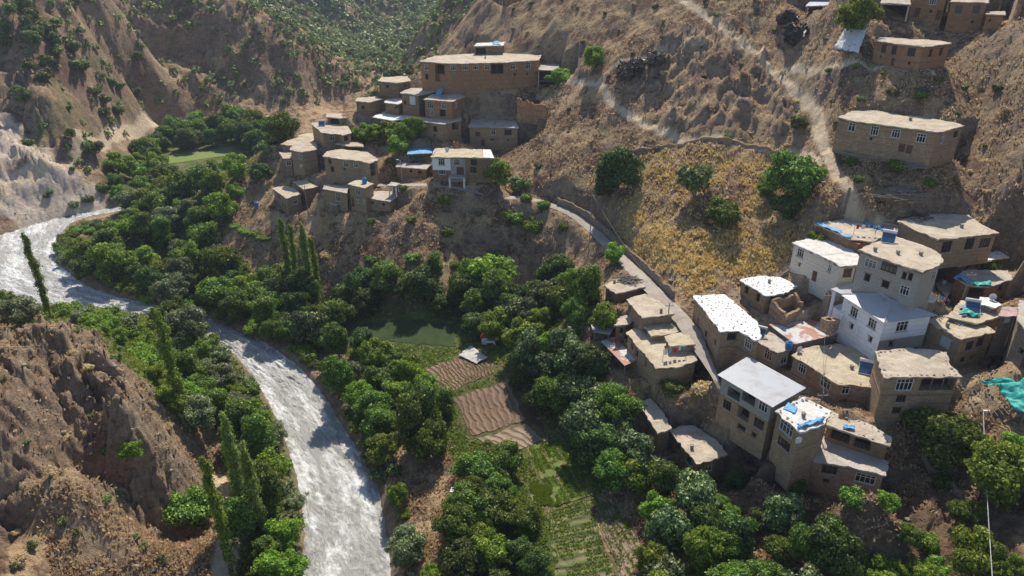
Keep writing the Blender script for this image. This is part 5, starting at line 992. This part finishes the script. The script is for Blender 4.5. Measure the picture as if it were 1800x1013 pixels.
def rockverts(r_, s):
    d = np.array([(1,0,0),(-1,0,0),(0,1,0),(0,-1,0),(0,0,1),(0,0,-1),(.6,.6,.5),(-.6,.6,.5),(.6,-.6,.5),(-.6,-.6,.5)])*r_.uniform(.6, 1.15, (10, 1))*np.array([1, r_.uniform(.6, 1), r_.uniform(.45, .8)])*s; return d
RF = [(4,6,0),(4,0,8),(4,8,3),(4,3,9),(4,9,1),(4,1,7),(4,7,2),(4,2,6),(6,2,0),(8,0,3),(9,3,1),(7,1,2),(5,0,2),(5,3,0),(5,1,3),(5,2,1)]
rkm = okb & (rg.random(n_) < (.035*np.maximum.reduce([Mt['rockL'], Mt['rockR'], Mt['rockT']])+.008+.10*Mt['dust']+.10*(rt < 3.5))); X_, Y_ = Xt[rkm], Yt[rkm]; Z_ = hfin(X_, Y_); V = []; Fc = []
for x, y, z in zip(X_, Y_, Z_):
    b0 = len(V)*10; V.append(rockverts(rg, rg.uniform(.10, .34)*(1 if rg.random() < .93 else 2.2))+(x, y, z+.03)); Fc.append(np.array(RF)+b0)
o = bpy.data.objects.new('rubble', npmesh('rubble', np.vstack(V), np.vstack(Fc), 'stone_brown')); COL.objects.link(o); tag(o, 'loose stones scattered over the slopes and river edges', 'rubble', kind='stuff')
# ------------------------------------------------------------------ smaller things
def P3(x, y, dz=0.): X, Y = ground(x, y); return Vector((X, Y, float(hfin([X], [Y])[0])+dz))
def onroof(key, x, y): z = HS[key]['zr']+.02; Y = (HC-z)/T(y); return Vector((XU(x, y)*Y, Y, z))
def wallat(key, x, y):          # the spot on a house front that a pixel shows
    q = HS[key]; W_ = q['W']; u, t_ = XU(x, y), T(y); best = None
    for i in range(len(W_)):
        A, B = Vector(W_[i]), Vector(W_[(i+1) % len(W_)]); d = (B-A); L = d.length; d /= L; n_ = Vector((d.y, -d.x)); dn = n_.x*u+n_.y
        if dn > -.02: continue
        Y = A.dot(n_)/dn; s_ = (Vector((u*Y, Y))-A).dot(d)
        if -.8 < s_ < L+.8 and (best is None or Y < best[0]): best = (Y, n_, s_)
    Y, n_, _ = best; return Vector((u*Y, Y, HC-Y*t_)), Vector((n_.x, n_.y, 0))
def pole(px, pyt, pyb, label, arm=True, wood=True, lean=(0, 0)):
    b_ = P3(px, pyb); h = max(5., b_.y*(T(pyb)-T(pyt))); r = empty('utility_pole', b_); tag(r, label, 'utility pole', None)
    top = Vector((lean[0], lean[1], h)); mb = MB(); mb.tube((0, 0, -.6), top, .13, .08, 7); mb.build('post', 'old_timber' if wood else 'metal_pale', r)
    if arm:
        mb = MB(); mb.box(top-Vector((0, 0, .5)), (1.5, .09, .1)); mb.build('crossarm', 'old_timber', r)
        for k in (-.65, 0, .65): mb = MB(); mb.tube(top+Vector((k, 0, -.45)), top+Vector((k, 0, -.2)), .05, .03, 6); mb.build('insulator', 'white_paint', r)
    return b_+top
tops = {}
for k, a in dict(a=(969,249,302,'wooden utility pole on the slope right of the grey roofed house'), b=(1456,448,516,'dark wooden pole standing before the pale concrete house'), c=(1440,655,722,'wooden pole rising from the roofs in front of the half grey house'), d=(1174,512,560,'utility pole beside the retaining wall of the lane'), e=(1317,415,462,'thin utility pole in the middle of the golden field'), f=(490,255,322,'pale utility pole left of the narrow tower like house'), h=(542,325,378,'short thin pole between the two lower left houses'), g=(1688,460,528,'leaning wooden pole before the blue edged shed'), i=(1038,340,400,'utility pole at the bend of the lane by the dark trees')).items():
    tops[k] = pole(*a, lean=(.5, 0) if k == 'g' else (0, 0))
def wire(name, label, p, q, sag, mat='cable_dark', r=.025, n_=14):
    mb = MB(); pts = [p+(q-p)*t/n_-Vector((0, 0, sag*4*(t/n_)*(1-t/n_))) for t in range(n_+1)]
    for t in range(n_): mb.tube(pts[t]-p, pts[t+1]-p, r, r, 4, False)
    o = mb.build(name, mat, None, p); tag(o, label, 'cable'); return o
wire('overhead_wire', 'wire sagging across the slope from the bend of the lane to the lane wall pole', tops['i'], tops['d'], 1.2); wire('overhead_wire', 'wire crossing the golden field between its pole and the lane wall pole', tops['d'], tops['e'], 1.)
wire('overhead_wire', 'wire from the golden field pole to the pole by the concrete house', tops['e'], tops['b'], 1.); wire('overhead_wire', 'wire from the concrete house pole down to the pole among the roofs', tops['b'], tops['c'], 1.5)
wire('overhead_wire', 'wire climbing the slope from the bend of the lane to the upper pole', tops['i'], tops['a'], 1.5)
t0 = P3(1720, 745); t0 = Vector((t0.x, t0.y, HC-t0.y*T(722))); t1 = Vector((XU(1750, 1090)*47, 47, HC-47*T(1090))); wire('overhead_cable', 'pale twisted cable running down over the light green trees at the lower right', t0, t1, .4, 'cable', .045, 40)
b_ = P3(1720, 745); r = empty('street_lamp', b_); tag(r, 'lamp post with a pale lamp head under the teal tarp', 'street lamp'); mb = MB(); mb.tube((0, 0, -.5), t0-b_, .08, .05); mb.build('post', 'metal_pale', r); mb = MB(); mb.box(t0-b_+Vector((.35, -.1, .05)), (.9, .3, .14)); mb.build('lamp_head', 'white_paint', r)
b_ = P3(706, 314); r = empty('street_lamp', b_); tag(r, 'street lamp with a short bent arm left of the three bay house', 'street lamp'); mb = MB(); mb.tube((0, 0, -.4), (0, 0, 5.2), .07, .05); mb.tube((0, 0, 5.15), (-.6, 0, 5.5), .05, .04); mb.build('post', 'metal_pale', r); mb = MB(); mb.box((-.7, 0, 5.5), (.6, .25, .12)); mb.build('lamp_head', 'white_paint', r)
def dish(p, label, yaw=0., r=.55, wallm=False):
    e = empty('satellite_dish', p, yaw); tag(e, label, 'satellite dish'); V = []; Fc = []; nr_, na = 4, 14
    for i in range(nr_+1):
        for k in range(na): a = 2*math.pi*k/na; rr = r*i/nr_; V.append((rr*math.cos(a), -.28*(1-(i/nr_)**2)*-1-.3, .55+rr*math.sin(a)))
    for i in range(nr_):
        for k in range(na): Fc.append((i*na+k, i*na+(k+1) % na, (i+1)*na+(k+1) % na, (i+1)*na+k))
    o = mesh('reflector', V, Fc, 'tank_white', e, smooth=True); md = o.modifiers.new('t', 'SOLIDIFY'); md.thickness = .02
    mb = MB(); mb.tube((0, 0, 0), (0, -.05, .55), .04); mb.tube((0, -.3, .1), (0, -.75, .5), .02); mb.build('mast', 'metal_pale', e)
    mb = MB(); mb.box((0, -.78, .52), (.1, .12, .1)); mb.build('receiver', 'rail', e)
for key, x, y, lab, yaw in [('M1',1487,433,'satellite dish on the white rimmed roof before the red shed',.3),('M10',1743,526,'satellite dish on the small clean white roof',-.4),('M12b',1690,562,'satellite dish at the back of the brick house roof',.2),('L12',604,212,'small dish on the corner house roof',0),('M18',1402,618,'satellite dish on the corner of the blotchy tan roof',.4),('L10',786,266,'tiny dish on the roof of the three bay house',0)]: dish(onroof(key, x, y), lab, yaw)
p, n_ = wallat('M2', 1634, 522); dish(p+n_*.3-Vector((0, 0, .55)), 'round white satellite dish fixed low on the large concrete house', -.9, .8)
p, n_ = wallat('M21', 1398, 770); dish(p+n_*.3-Vector((0, 0, .5)), 'white dish fixed on the front of the blue edged white roof house', .3, .55)
def heater(p, yaw, label, s=1.):
    e = empty('solar_water_heater', p, yaw); e.scale = (s, s, s); tag(e, label, 'solar heater'); ax, ay = Vector((1, 0, 0)), Vector((0, .78, .62)); az = ax.cross(ay)
    mb = MB(); mb.box(Vector((0, 0, .75)), (1.9, 1.9, .08), ax, ay, az); mb.build('panel', 'solar_panel', e); mb = MB(); [mb.box(Vector((sx*.97, 0, .75)), (.07, 1.98, .1), ax, ay, az) for sx in (-1, 1)]; [mb.box(Vector((0, 0, .75))+ay*sy, (2.0, .07, .1), ax, ay, az) for sy in (-.97, .97)]; mb.build('panel_frame', 'metal_pale', e)
    mb = MB(); mb.tube((-1.05, .95, 1.55), (1.05, .95, 1.55), .26, .26, 14); mb.build('tank', 'tank_white', e, smooth=False)
    for sx, sy, h in ((-.9, -.7, .25), (.9, -.7, .25), (-.9, .9, 1.4), (.9, .9, 1.4)): mb = MB(); mb.tube((sx, sy, 0), (sx, sy, h), .03); mb.build('leg', 'metal_pale', e)
heater(onroof('M18', 1521, 655), -.45, 'blue solar water heater on the blotchy tan roof'); heater(onroof('M16', 1334, 592), -.55, 'grey solar water heater between the long spotted roof and the rusty shed', .9)
heater(onroof('M2', 1560, 426), -.5, 'blue solar panel at the back of the large concrete house', 1.0); heater(onroof('L12', 566, 222), .2, 'tilted solar heater on the corner house of the upper village', .9); heater(onroof('M11', 1708, 548), -.4, 'dark solar heater among the cloths on the flat tan roof', 1.)
def barrel(p, label, mat='blue_plastic', r=.4, h=1.1):
    e = empty('water_tank', p); tag(e, label, 'water tank'); mb = MB(); mb.tube((0, 0, 0), (0, 0, h*.15), r*.9, r, 12); mb.tube((0, 0, h*.15), (0, 0, h*.85), r, r, 12); mb.tube((0, 0, h*.85), (0, 0, h), r, r*.55, 12); mb.build('tank_body', mat, e); mb = MB(); mb.tube((0, 0, h), (0, 0, h+.08), r*.5, r*.5, 10); mb.build('lid', 'rail', e)
barrel(onroof('L21', 641, 322), 'blue water tank on the bright roof of the small tower house', r=.6, h=1.4); barrel(onroof('M16', 1384, 612)+Vector((.2, 0, 0)), 'bright blue water tank on the corner of the grey terrace wing', r=.6, h=1.2)
barrel(P3(452, 365, .0), 'blue barrel on the grass left of the lower village', r=.6, h=1.1); barrel(onroof('M2', 1573, 410), 'white tank behind the solar panel on the concrete house', 'tank_white', .35, .8)
barrel(onroof('M7', 1659, 499), 'white tank on the small grey concrete store', 'tank_white', .35, .7)
def chimney(key, x, y):
    p = onroof(key, x, y); q = HS[key]['root']; mb = MB(); mb.box((0, 0, .25), (.4, .4, .55)); mb.box((0, 0, .56), (.5, .5, .08)); o = mb.build('chimney', 'stone_dark'); o.parent = q; o.location = p-q.location
for a in [('M2',1578,447),('M2',1538,441),('M2',1618,449),('M18',1497,648),('SA',1162,548),('V2',1216,788),('S1',1080,497),('M13',1352,497),('L6',777,172),('L6',783,172),('L1',853,103),('L9',870,218),('M4',1690,400),('M21',1412,732),('M12b',1665,574),('R1',1600,212)]: chimney(*a)
# stones weighing down sheets and roofs
def stonemesh(seed, mat): r_ = np.random.default_rng(seed); o = mesh('s', rockverts(r_, 1.), RF, mat); me = o.data; bpy.data.objects.remove(o); return me
SM = [stonemesh(k, m_) for k, m_ in ((1, 'stone_dark'), (2, 'stone_dark'), (3, 'stone_pale'), (4, 'stone_dark'))]
def stones(key, label, group, spacing, s, pale=False, edge=None, seed=1, mats=None):
    r_ = random.Random(seed); p = HS[key]['P']; xs = [a[0] for a in p]; ys = [a[1] for a in p]; a = min(xs); row = 0; pts = []
    if edge: 
        q = offset(p, -.45); n__ = len(q)
        for i in range(n__):
            A, B = Vector(q[i]), Vector(q[(i+1) % n__]); k = int((B-A).length/spacing); pts += [tuple(A+(B-A)*(t+r_.uniform(.1, .9))/max(1, k)) for t in range(k)]
    else:
        y = min(ys)
        while y < max(ys):
            x = min(xs)+(row % 2)*spacing/2
            while x < max(xs): pts.append((x+r_.uniform(-.36, .36), y+r_.uniform(-.36, .36))); x += spacing
            y += spacing*.8; row += 1
    pts = [a for a in pts if inpoly(np.array([a[0]]), np.array([a[1]]), offset(p, -.3))[0]]
    for x, y in pts:
        o = bpy.data.objects.new('roof_stone', SM[2] if pale and r_.random() < .5 else SM[r_.choice((0, 1, 3))]); COL.objects.link(o); o.location = (x, y, HS[key]['zr']+.05); o.rotation_euler = (0, 0, r_.uniform(0, 6.3)); k = s*r_.uniform(.7, 1.3); o.scale = (k, k, k*.8); tag(o, label, 'stone', group)
stones('M15', 'dark stone weighing down the long white sheet roof', 'stones on the long white sheet roof', 1.15, .16, seed=1); stones('M13', 'dark stone weighing down the small white sheet roof', 'stones on the small white sheet roof', 1.15, .16, seed=2)
stones('M21', 'stone along the rim of the blue edged white roof', 'stones on the blue edged white roof', .9, .22, edge=True, seed=3); stones('M19', 'pale stone on the roof rim above the dark open balcony', 'stones on the balcony house roof', .8, .22, True, True, seed=4)
stones('M12b', 'stone on the rim of the brick house roof', 'stones on the brick house roof', .9, .16, True, True, seed=5); stones('M18', 'small stone on the rim of the blotchy tan roof', 'stones on the blotchy tan roof', 1.2, .17, True, True, seed=6); stones('M5', 'stone holding down the white sheet of the brown shed', 'stones on the brown shed', 1.5, .17, seed=7); stones('M22', 'stone on the rim of the gallery roof', 'stones on the gallery roof', .9, .2, True, True, seed=8); stones('L10', 'stone on the roof of the three bay house', 'stones on the three bay house', 1.3, .2, True, True, seed=9)
# cloths, sheets and tarps
def cloth(name, label, pts, mat, n_=14, wave=.15, cat='tarp', thick=.03, seed=0, z_fn=None, tear=.12):
    p = [Vector(a) for a in pts]; r_ = random.Random(seed); c0 = (p[0]+p[1]+p[2]+p[3])/4; V = []; Fc = []
    for i in range(n_+1):
        for j in range(n_+1):
            s_, t_ = i/n_, j/n_; v = (p[0]*(1-s_)+p[1]*s_)*(1-t_)+(p[3]*(1-s_)+p[2]*s_)*t_
            w_ = fbm(np.array([v.x*.8+seed*5.]), np.array([v.y*.8+v.z]), 3)[0]*wave; e = tear if i in (0, n_) or j in (0, n_) else 0
            V.append(v-c0+Vector((r_.uniform(-e, e), r_.uniform(-e, e), w_+wave*.5)))
    for i in range(n_):
        for j in range(n_): k = i*(n_+1)+j; Fc.append((k, k+n_+1, k+n_+2, k+1))
    o = mesh(name, V, Fc, mat, None, c0, smooth=True); md = o.modifiers.new('t', 'SOLIDIFY'); md.thickness = thick; tag(o, label, cat); return o
R_ = lambda k, *a: [onroof(k, x, y)+Vector((0, 0, .08)) for x, y in a]
cloth('tarp', 'blue tarp folded along the left edge of the flat tan roof', R_('M3', (1432,394), (1493,420), (1500,417), (1441,391)), 'blue_tarp', wave=.25)
cloth('tarp', 'blue tarp rolled along the back edge of the flat tan roof', R_('M3', (1518,394), (1560,409), (1566,405), (1526,390)), 'blue_tarp', wave=.3)
cloth('tarp', 'crumpled bright blue tarp at the front corner of the white roof', R_('M21', (1402,757), (1448,742), (1444,735), (1400,750)), 'blue_tarp', wave=.4)
cloth('tarp', 'pale blue patch of sheet on the left of the blue edged white roof', R_('M21', (1375,720), (1398,728), (1402,717), (1385,709)), 'blue_tarp', wave=.05)
cloth('tarp', 'small blue tarp scrap on the gallery roof', R_('M22', (1480,756), (1502,758), (1502,751), (1482,749)), 'blue_tarp', wave=.35)
cloth('tarp', 'torn blue tarp hanging on the front edge of the dusty shed roof', R_('M6', (1678,488), (1702,501), (1712,497), (1686,484)), 'blue_tarp', wave=.35)
cloth('tarp', 'faded turquoise tarp on the front edge of the dusty shed roof', R_('M6', (1704,502), (1742,503), (1740,497), (1712,497)), 'teal_tarp', wave=.3)
cloth('tarp', 'white sheet patch at the right end of the three bay house roof', R_('L10', (849,278), (869,279), (862,264), (849,264)), 'white_tarp', wave=.05)
cloth('tarp', 'blue tarp behind the roof of the two storey orange house', [onroof('L6', 765, 168), onroof('L6', 776, 168), onroof('L6', 779, 166)+Vector((0, 0, 1.6)), onroof('L6', 770, 166)+Vector((0, 0, 1.4))], 'blue_tarp')
cloth('tarp', 'blue tarp over the small rooftop room of the very long house', [onroof('L1b', x, y)+Vector((0, 0, z)) for x, y, z in ((865,79,.1),(880,80,.1),(876,78,.9),(868,77,.8))], 'blue_tarp', 8)
cloth('cloth', 'pinkish cloths spread on the flat tan roof behind the brick house', R_('M12b', (1672,566), (1690,574), (1712,569), (1695,558)), 'cloth_mix', wave=.3, cat='cloth', seed=3)
cloth('cloth', 'turquoise and white cloths piled on the flat tan roof at the right', R_('M11', (1684,550), (1712,560), (1724,556), (1700,544)), 'teal_tarp', wave=.5, cat='cloth', seed=4)
cloth('cloth', 'lilac blankets heaped beside the turquoise cloths', R_('M11', (1684,543), (1700,547), (1712,540), (1698,536)), 'cloth_mix', wave=.5, cat='cloth', seed=5)
p4 = [P3(x, y, z) for x, y, z in ((1463,98,.6),(1506,107,.6),(1522,66,1.9),(1486,66,1.9))]; cloth('hanging_sheet', 'big white sheet hung on the slope left of the curved mud brick house', p4, 'white_tarp', wave=.35, cat='sheet')
p4 = [P3(x, y, z) for x, y, z in ((1742,712,2.6),(1768,756,2.2),(1830,760,2.4),(1790,706,2.8))]; tt4 = cloth('tarp', 'large teal tarp sagging over a pole frame at the lower right', p4, 'teal_tarp', 20, .55, seed=6); cloth('tarp', 'tail of teal tarp trailing to the left of the big one', [P3(x, y, 2.4) for x, y in ((1712,694),(1745,708),(1795,712),(1742,690))], 'teal_tarp', 16, .4, seed=8)
r = empty('pole_frame', P3(1735, 735)); tag(r, 'frame of thin poles under the teal tarp', 'frame'); o0 = r.location
for k in range(9):
    a = P3(1700+k*9, 700+k*3, 1.9); c_ = P3(1728+k*9, 752+k*1, 1.7); mb = MB(); mb.tube(a-o0, c_-o0, .05, .04, 5); mb.build('rafter', 'old_timber', r)
for x, y in ((1702,702),(1772,718),(1730,752),(1790,756)): a = P3(x, y, 0); mb = MB(); mb.tube(a-o0-Vector((0, 0, .4)), a-o0+Vector((0, 0, 1.85)), .07, .06, 6); mb.build('post', 'old_timber', r)
p4 = [P3(x, y, .35) for x, y in ((806,628),(838,642),(858,632),(828,610))]; cloth('plastic_sheet', 'crumpled white plastic sheet at the top of the furrowed brown plot', p4, 'grey_sheet', wave=.18, cat='sheet', seed=9)
p4 = [P3(x, y, z) for x, y, z in ((848,604,.4),(872,610,.4),(866,590,1.4),(850,588,1.4))]; cloth('plastic_sheet', 'small white sheet leaning by the red topped hut in the garden', p4, 'white_tarp', 8, .3, cat='sheet', seed=10)
p4 = [P3(x, y, 1.3) for x, y in ((790,878),(806,884),(812,874),(797,868))]; cloth('plastic_sheet', 'small white sheet on sticks beside the orchard left of the plots', p4, 'white_tarp', 8, .2, cat='sheet', seed=11)
b_ = P3(855, 602); r = empty('garden_hut', b_); tag(r, 'tiny garden hut with a red pointed top above the brown plot', 'hut'); mb = MB(); mb.box((0, 0, .8), (1.8, 1.8, 1.6)); mb.build('wall', 'white_tarp', r)
V = [(-1.1, -1.1, 1.6), (1.1, -1.1, 1.6), (1.1, 1.1, 1.6), (-1.1, 1.1, 1.6), (0, 0, 2.9)]; mesh('roof', V, [(0, 1, 4), (1, 2, 4), (2, 3, 4), (3, 0, 4), (3, 2, 1, 0)], 'red_cloth', r)
# firewood, brush heaps
def heap(p, label, n_, L, R_0, seed, mat='old_timber', cat='firewood'):
    r_ = random.Random(seed); mb = MB()
    for k in range(n_):
        a = r_.uniform(0, 6.28) if r_.random() < .35 else r_.uniform(-.3, .3); c_ = Vector((r_.gauss(0, R_0), r_.gauss(0, R_0*.7), 0)); c_.z = max(.08, R_0*.9-c_.length*.45)*r_.random()+.08; d = Vector((math.cos(a), math.sin(a), r_.uniform(-.15, .15)))*L*r_.uniform(.4, .6); mb.tube(c_-d, c_+d, .06, .04, 5)
    tag(mb.build('firewood_heap', mat, None, p), label, cat)
heap(onroof('S1', 1104, 494), 'dark heap of firewood on the flat roof beside the lane', 120, 1.8, 1.1, 1); heap(P3(1590, 345, .1), 'heap of bare branches on the slope below the long hillside house', 110, 3.2, 1.9, 2); heap(P3(1608, 296, .2), 'stack of pale poles against the right end of the long hillside house', 50, 3., .8, 3)
heap(P3(1610, 372, .1), 'tangle of dry branches above the wide brown house', 140, 3., 2.1, 4, 'brush'); heap(P3(1215, 728, .1), 'dark pile of split wood above the pale terrace roof', 160, .7, 1.2, 5, 'stone_dark'); heap(P3(1652, 700, .1), 'loose planks beside the balcony house', 40, 2.2, .9, 6)
for k, (x, y, w_) in enumerate([(1383,34,34),(1402,60,46),(1108,127,50),(1150,122,34),(1625,158,24)]): at(x, y, w_, 'brushpile', ['small black heap of cut brush on the hillside','larger black heap of cut brush below the small one','long dark brush heap right of the pillared shelter','dark brush heap beside the long one above the path','little dark brush heap under the curved mud house'][k], cat='brush heap', name='brush_heap')
flush()
# ------------------------------------------------------------------ dry stone walls and ruins
def stonewall(name, label, pts, h, th, mat='stone_grey', ragged=.15, seed=1, step=.8, on_=None, cat='wall', gaps=(), parent=None, hs=None):
    r_ = random.Random(seed); P_ = []; 
    for i in range(len(pts)-1):
        a, b_ = Vector(pts[i]), Vector(pts[i+1]); k = max(1, int((b_-a).length/step)); P_ += [a+(b_-a)*t/k for t in range(k)]
    P_.append(Vector(pts[-1])); Z = [on_]*len(P_) if on_ is not None else list(hfin([p.x for p in P_], [p.y for p in P_])); o0 = Vector((P_[0].x, P_[0].y, Z[0])); V = []; Fc = []; UV = []; acc = 0.
    for i, p in enumerate(P_):
        d = (P_[min(i+1, len(P_)-1)]-P_[max(i-1, 0)]).normalized(); n_ = Vector((-d.y, d.x)); hh = (h if hs is None else hs(i/(len(P_)-1)))*(1+r_.uniform(-ragged, ragged)); w_ = th/2*(1+r_.uniform(-.1, .1)); b0 = len(V)
        for s_, z in ((-1, -.8), (-1, hh), (1, hh+r_.uniform(-.05, .05)), (1, -.8)): V.append(Vector((p.x+n_.x*w_*s_, p.y+n_.y*w_*s_, Z[i]+z))-o0)
        if i:
            acc += (P_[i]-P_[i-1]).length
            for k in range(3): Fc.append((b0-4+k, b0-3+k, b0+1+k, b0+k)); UV += [(acc-step, k*.8), (acc-step, k*.8+.8), (acc, k*.8+.8), (acc, k*.8)]
    e = len(V)-4; Fc += [(3, 2, 1, 0), (e, e+1, e+2, e+3)]; UV += [(0, 0), (0, 1), (1, 1), (1, 0)]*2
    # faces wind so that normals look outwards
    o = mesh(name, V, Fc, mat, parent, None if parent else o0, uv=UV)
    if parent: o.location = o0-parent.location
    else: tag(o, label, cat)
    return o
lw = [(LANE[i, 0]+nl[i, 0]*-2.1*0, LANE[i, 1]) for i in range(0)]
side = -1 if (LANE[70]+nl[70]*3)[0] < LANE[70][0] else 1
lw = [tuple(LANE[i]+nl[i]*side*(wl[i]+.45)) for i in range(50, 99, 3)]
stonewall('retaining_wall', 'curving stone wall along the right side of the lane below the golden field', lw, 1.7, .5, seed=2)
stonewall('stone_wall', 'long low stone wall along the top edge of the dry hillside field', gp([(1100,284),(1150,270),(1200,262),(1260,262),(1320,268),(1392,278)]), .55, .5, 'stone_tan', seed=3)
stonewall('stone_wall', 'stone wall descending from the dirt track behind the flat tan roof', gp([(1492,340),(1487,352),(1470,372),(1448,388)]), .9, .5, seed=4)
stonewall('stone_wall', 'rubble wall under the long house on the right hillside', gp([(1480,272),(1520,280),(1570,286),(1625,292)]), .8, .6, seed=5)
stonewall('stone_wall', 'low stone wall between the golden field and the pale concrete house', gp([(1385,480),(1350,500),(1300,498)]), .7, .5, seed=6)
stonewall('stone_wall', 'broken terrace wall behind the small spotted roof house', gp([(1420,545),(1445,528),(1470,524)]), .9, .5, seed=7, ragged=.35)
stonewall('stone_wall', 'stone edge wall left of the lane beside the terrace house', gp([(1228,640),(1245,668),(1262,700)]), .9, .45, seed=8, ragged=.25)
stonewall('stone_wall', 'low wall along the shaded yard at the lower right', gp([(1620,800),(1650,840),(1690,880)]), .8, .4, seed=9, ragged=.3)
def ruin(label, top, bi, by, wallh, mat, seed, openings=()):
    x0, y0 = top[bi]; Yb = ground(x0, by)[1]; z = HC-Yb*T(y0); p = toplane(top, z); cx_ = sum(a[0] for a in p)/len(p); cy_ = sum(a[1] for a in p)/len(p); zb = HC-Yb*T(by)-.8; r = empty('ruined_house', (cx_, cy_, zb)); tag(r, label, 'ruin')
    for i in range(len(p)):
        a, b_ = p[i], p[(i+1) % len(p)]; hh = z-zb; low = wallh[i]
        stonewall('wall', '', [a, b_], hh, .5, mat, .10, seed+i, .7, on_=zb, parent=r, hs=lambda t, hh=hh, low=low: hh*(low[0]*(1-t)+low[1]*t))
    return r
rr = ruin('roofless ruin with empty window gaps alone on the slope under the long house', [(910,172),(960,178),(966,170),(918,165)], 0, 204, [(1,.75),(.75,.5),(.5,.7),(.7,1)], 'stone_orange', 3)
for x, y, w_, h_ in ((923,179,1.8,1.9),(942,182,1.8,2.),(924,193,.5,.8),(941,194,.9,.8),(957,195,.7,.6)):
    u, t_ = XU(x, y), T(y); Yr = rr.location.y-1.2; Yr = ground(910, 204)[1]-.34; mb = MB(); mb.box((0, 0, 0), (w_, .1, h_)); o = mb.build('gap_shade_panel', 'inside_shade'); o.parent = rr; o.location = Vector((u*Yr, Yr, HC-Yr*t_))-rr.location  # dark boxes on the solid wall face, painting the shade of window holes
ruin('roofless brown ruin beside the small spotted roof house', [(1357,529),(1381,545),(1411,531),(1396,520)], 1, 568, [(1,.9),(.6,.7),(.9,1.1),(1.1,1)], 'stone_tan', 13)
ruin('low broken ruin walls left of the white plastered house', [(1446,558),(1462,566),(1476,556),(1460,550)], 1, 573, [(.9,1.1),(1.1,.6),(.6,.5),(.5,.9)], 'stone_tan', 23)
# white canopy and porch
q = HS['M12']; cp_ = toplane([(1460,508),(1481,518),(1549,513),(1546,507),(1498,497)], q['zr']+.05); cp_ = cp_ if area(cp_) > 0 else cp_[::-1]; bl = tuple(q['root'].location)
slab('canopy', cp_, q['zr'], q['zr']+.07, 'tin', q['root'], bl, 0, 1)
pc = Vector((*toplane([(1465,512)], q['zr'])[0], 0)); mb = MB(); mb.box((pc.x-bl[0]+.3, pc.y-bl[1]+.2, (q['zr']-bl[2])/2-.02), (.35, .35, q['zr']-bl[2])); mb.build('post', 'plaster_white', q['root'])
bp = toplane([(1464,540),(1481,552),(1500,545),(1484,533)], q['zr']-3.); bp = bp if area(bp) > 0 else bp[::-1]; slab('balcony', bp, q['zr']-5.8, q['zr']-2.9, 'plaster_white', q['root'], bl, 0, 1)
q = HS['L10']; p0, n0 = wallat('L10', 804, 308); bl = q['root'].location; mb = MB(); mb.box((0, 0, 0), (4.0, 2.4, .2)); o = mb.build('porch_slab', 'concrete', q['root']); o.location = p0-bl+n0*1.2
for k in (-1.75, 1.75): mb = MB(); mb.box((0, 0, -1.6), (.45, .45, 3.)); o = mb.build('porch_pillar', 'white_paint', q['root']); o.location = p0-bl+n0*2.1+Vector((k, 0, 0))
# ------------------------------------------------------------------ haze
zlo, zhi = float(zz.min())-1, max(float(zz.max()), HC)+2; xm = float(np.abs(xx).max())
mb = MB(); mb.box((0, 800, (zlo+zhi)/2), (2*xm+80, 1700, zhi-zlo)); hz = mb.build('haze', None); hz['kind'] = 'stuff'; hz['label'] = 'thin blue air haze filling the valley'; hz['category'] = 'haze'
m = bpy.data.materials.new('haze'); m.use_nodes = True; t = m.node_tree; t.nodes.clear(); o_ = t.nodes.new('ShaderNodeOutputMaterial'); v_ = t.nodes.new('ShaderNodeVolumePrincipled')
v_.inputs['Color'].default_value = (.62, .74, .95, 1); v_.inputs['Density'].default_value = .00015; v_.inputs['Anisotropy'].default_value = .2; t.links.new(v_.outputs[0], o_.inputs['Volume']); hz.data.materials.append(m)

def laundry(p, q, label, seed):
    r_ = random.Random(seed); e = empty('laundry_line', p); tag(e, label, 'laundry'); mb = MB(); mb.tube((0, 0, 0), (0, 0, 1.9), .04); mb.build('post', 'old_timber', e); mb = MB(); mb.tube(q-p, q-p+Vector((0, 0, 1.9)), .04); mb.build('post', 'old_timber', e)
    mb = MB(); mb.tube(Vector((0, 0, 1.85)), q-p+Vector((0, 0, 1.85)), .012, .012, 4); mb.build('line', 'cable', e); d = (q-p); n_ = max(3, int(d.length/.75))
    for k in range(n_):
        c = d*(k+.5)/n_+Vector((0, 0, 1.85)); w_, h_ = r_.uniform(.35, .6), r_.uniform(.5, 1.1); mb = MB(); mb.box(c-Vector((0, 0, h_/2)), (w_, .03, h_), d.normalized()); o = mb.build('cloth', r_.choice(['white_tarp', 'cloth_mix', 'red_cloth', 'blue_tarp', 'white_tarp']), e)
laundry(P3(1646, 530), P3(1672, 524), 'laundry line with pale cloths between the white house and the flat tan roof', 1)
laundry(onroof('SC', 1165, 632), onroof('SC', 1205, 626), 'short laundry line on the straw coloured terrace roof', 2)
laundry(onroof('M3', 1500, 412), onroof('M3', 1538, 414), 'laundry line on the flat tan roof edged with blue tarp', 3)
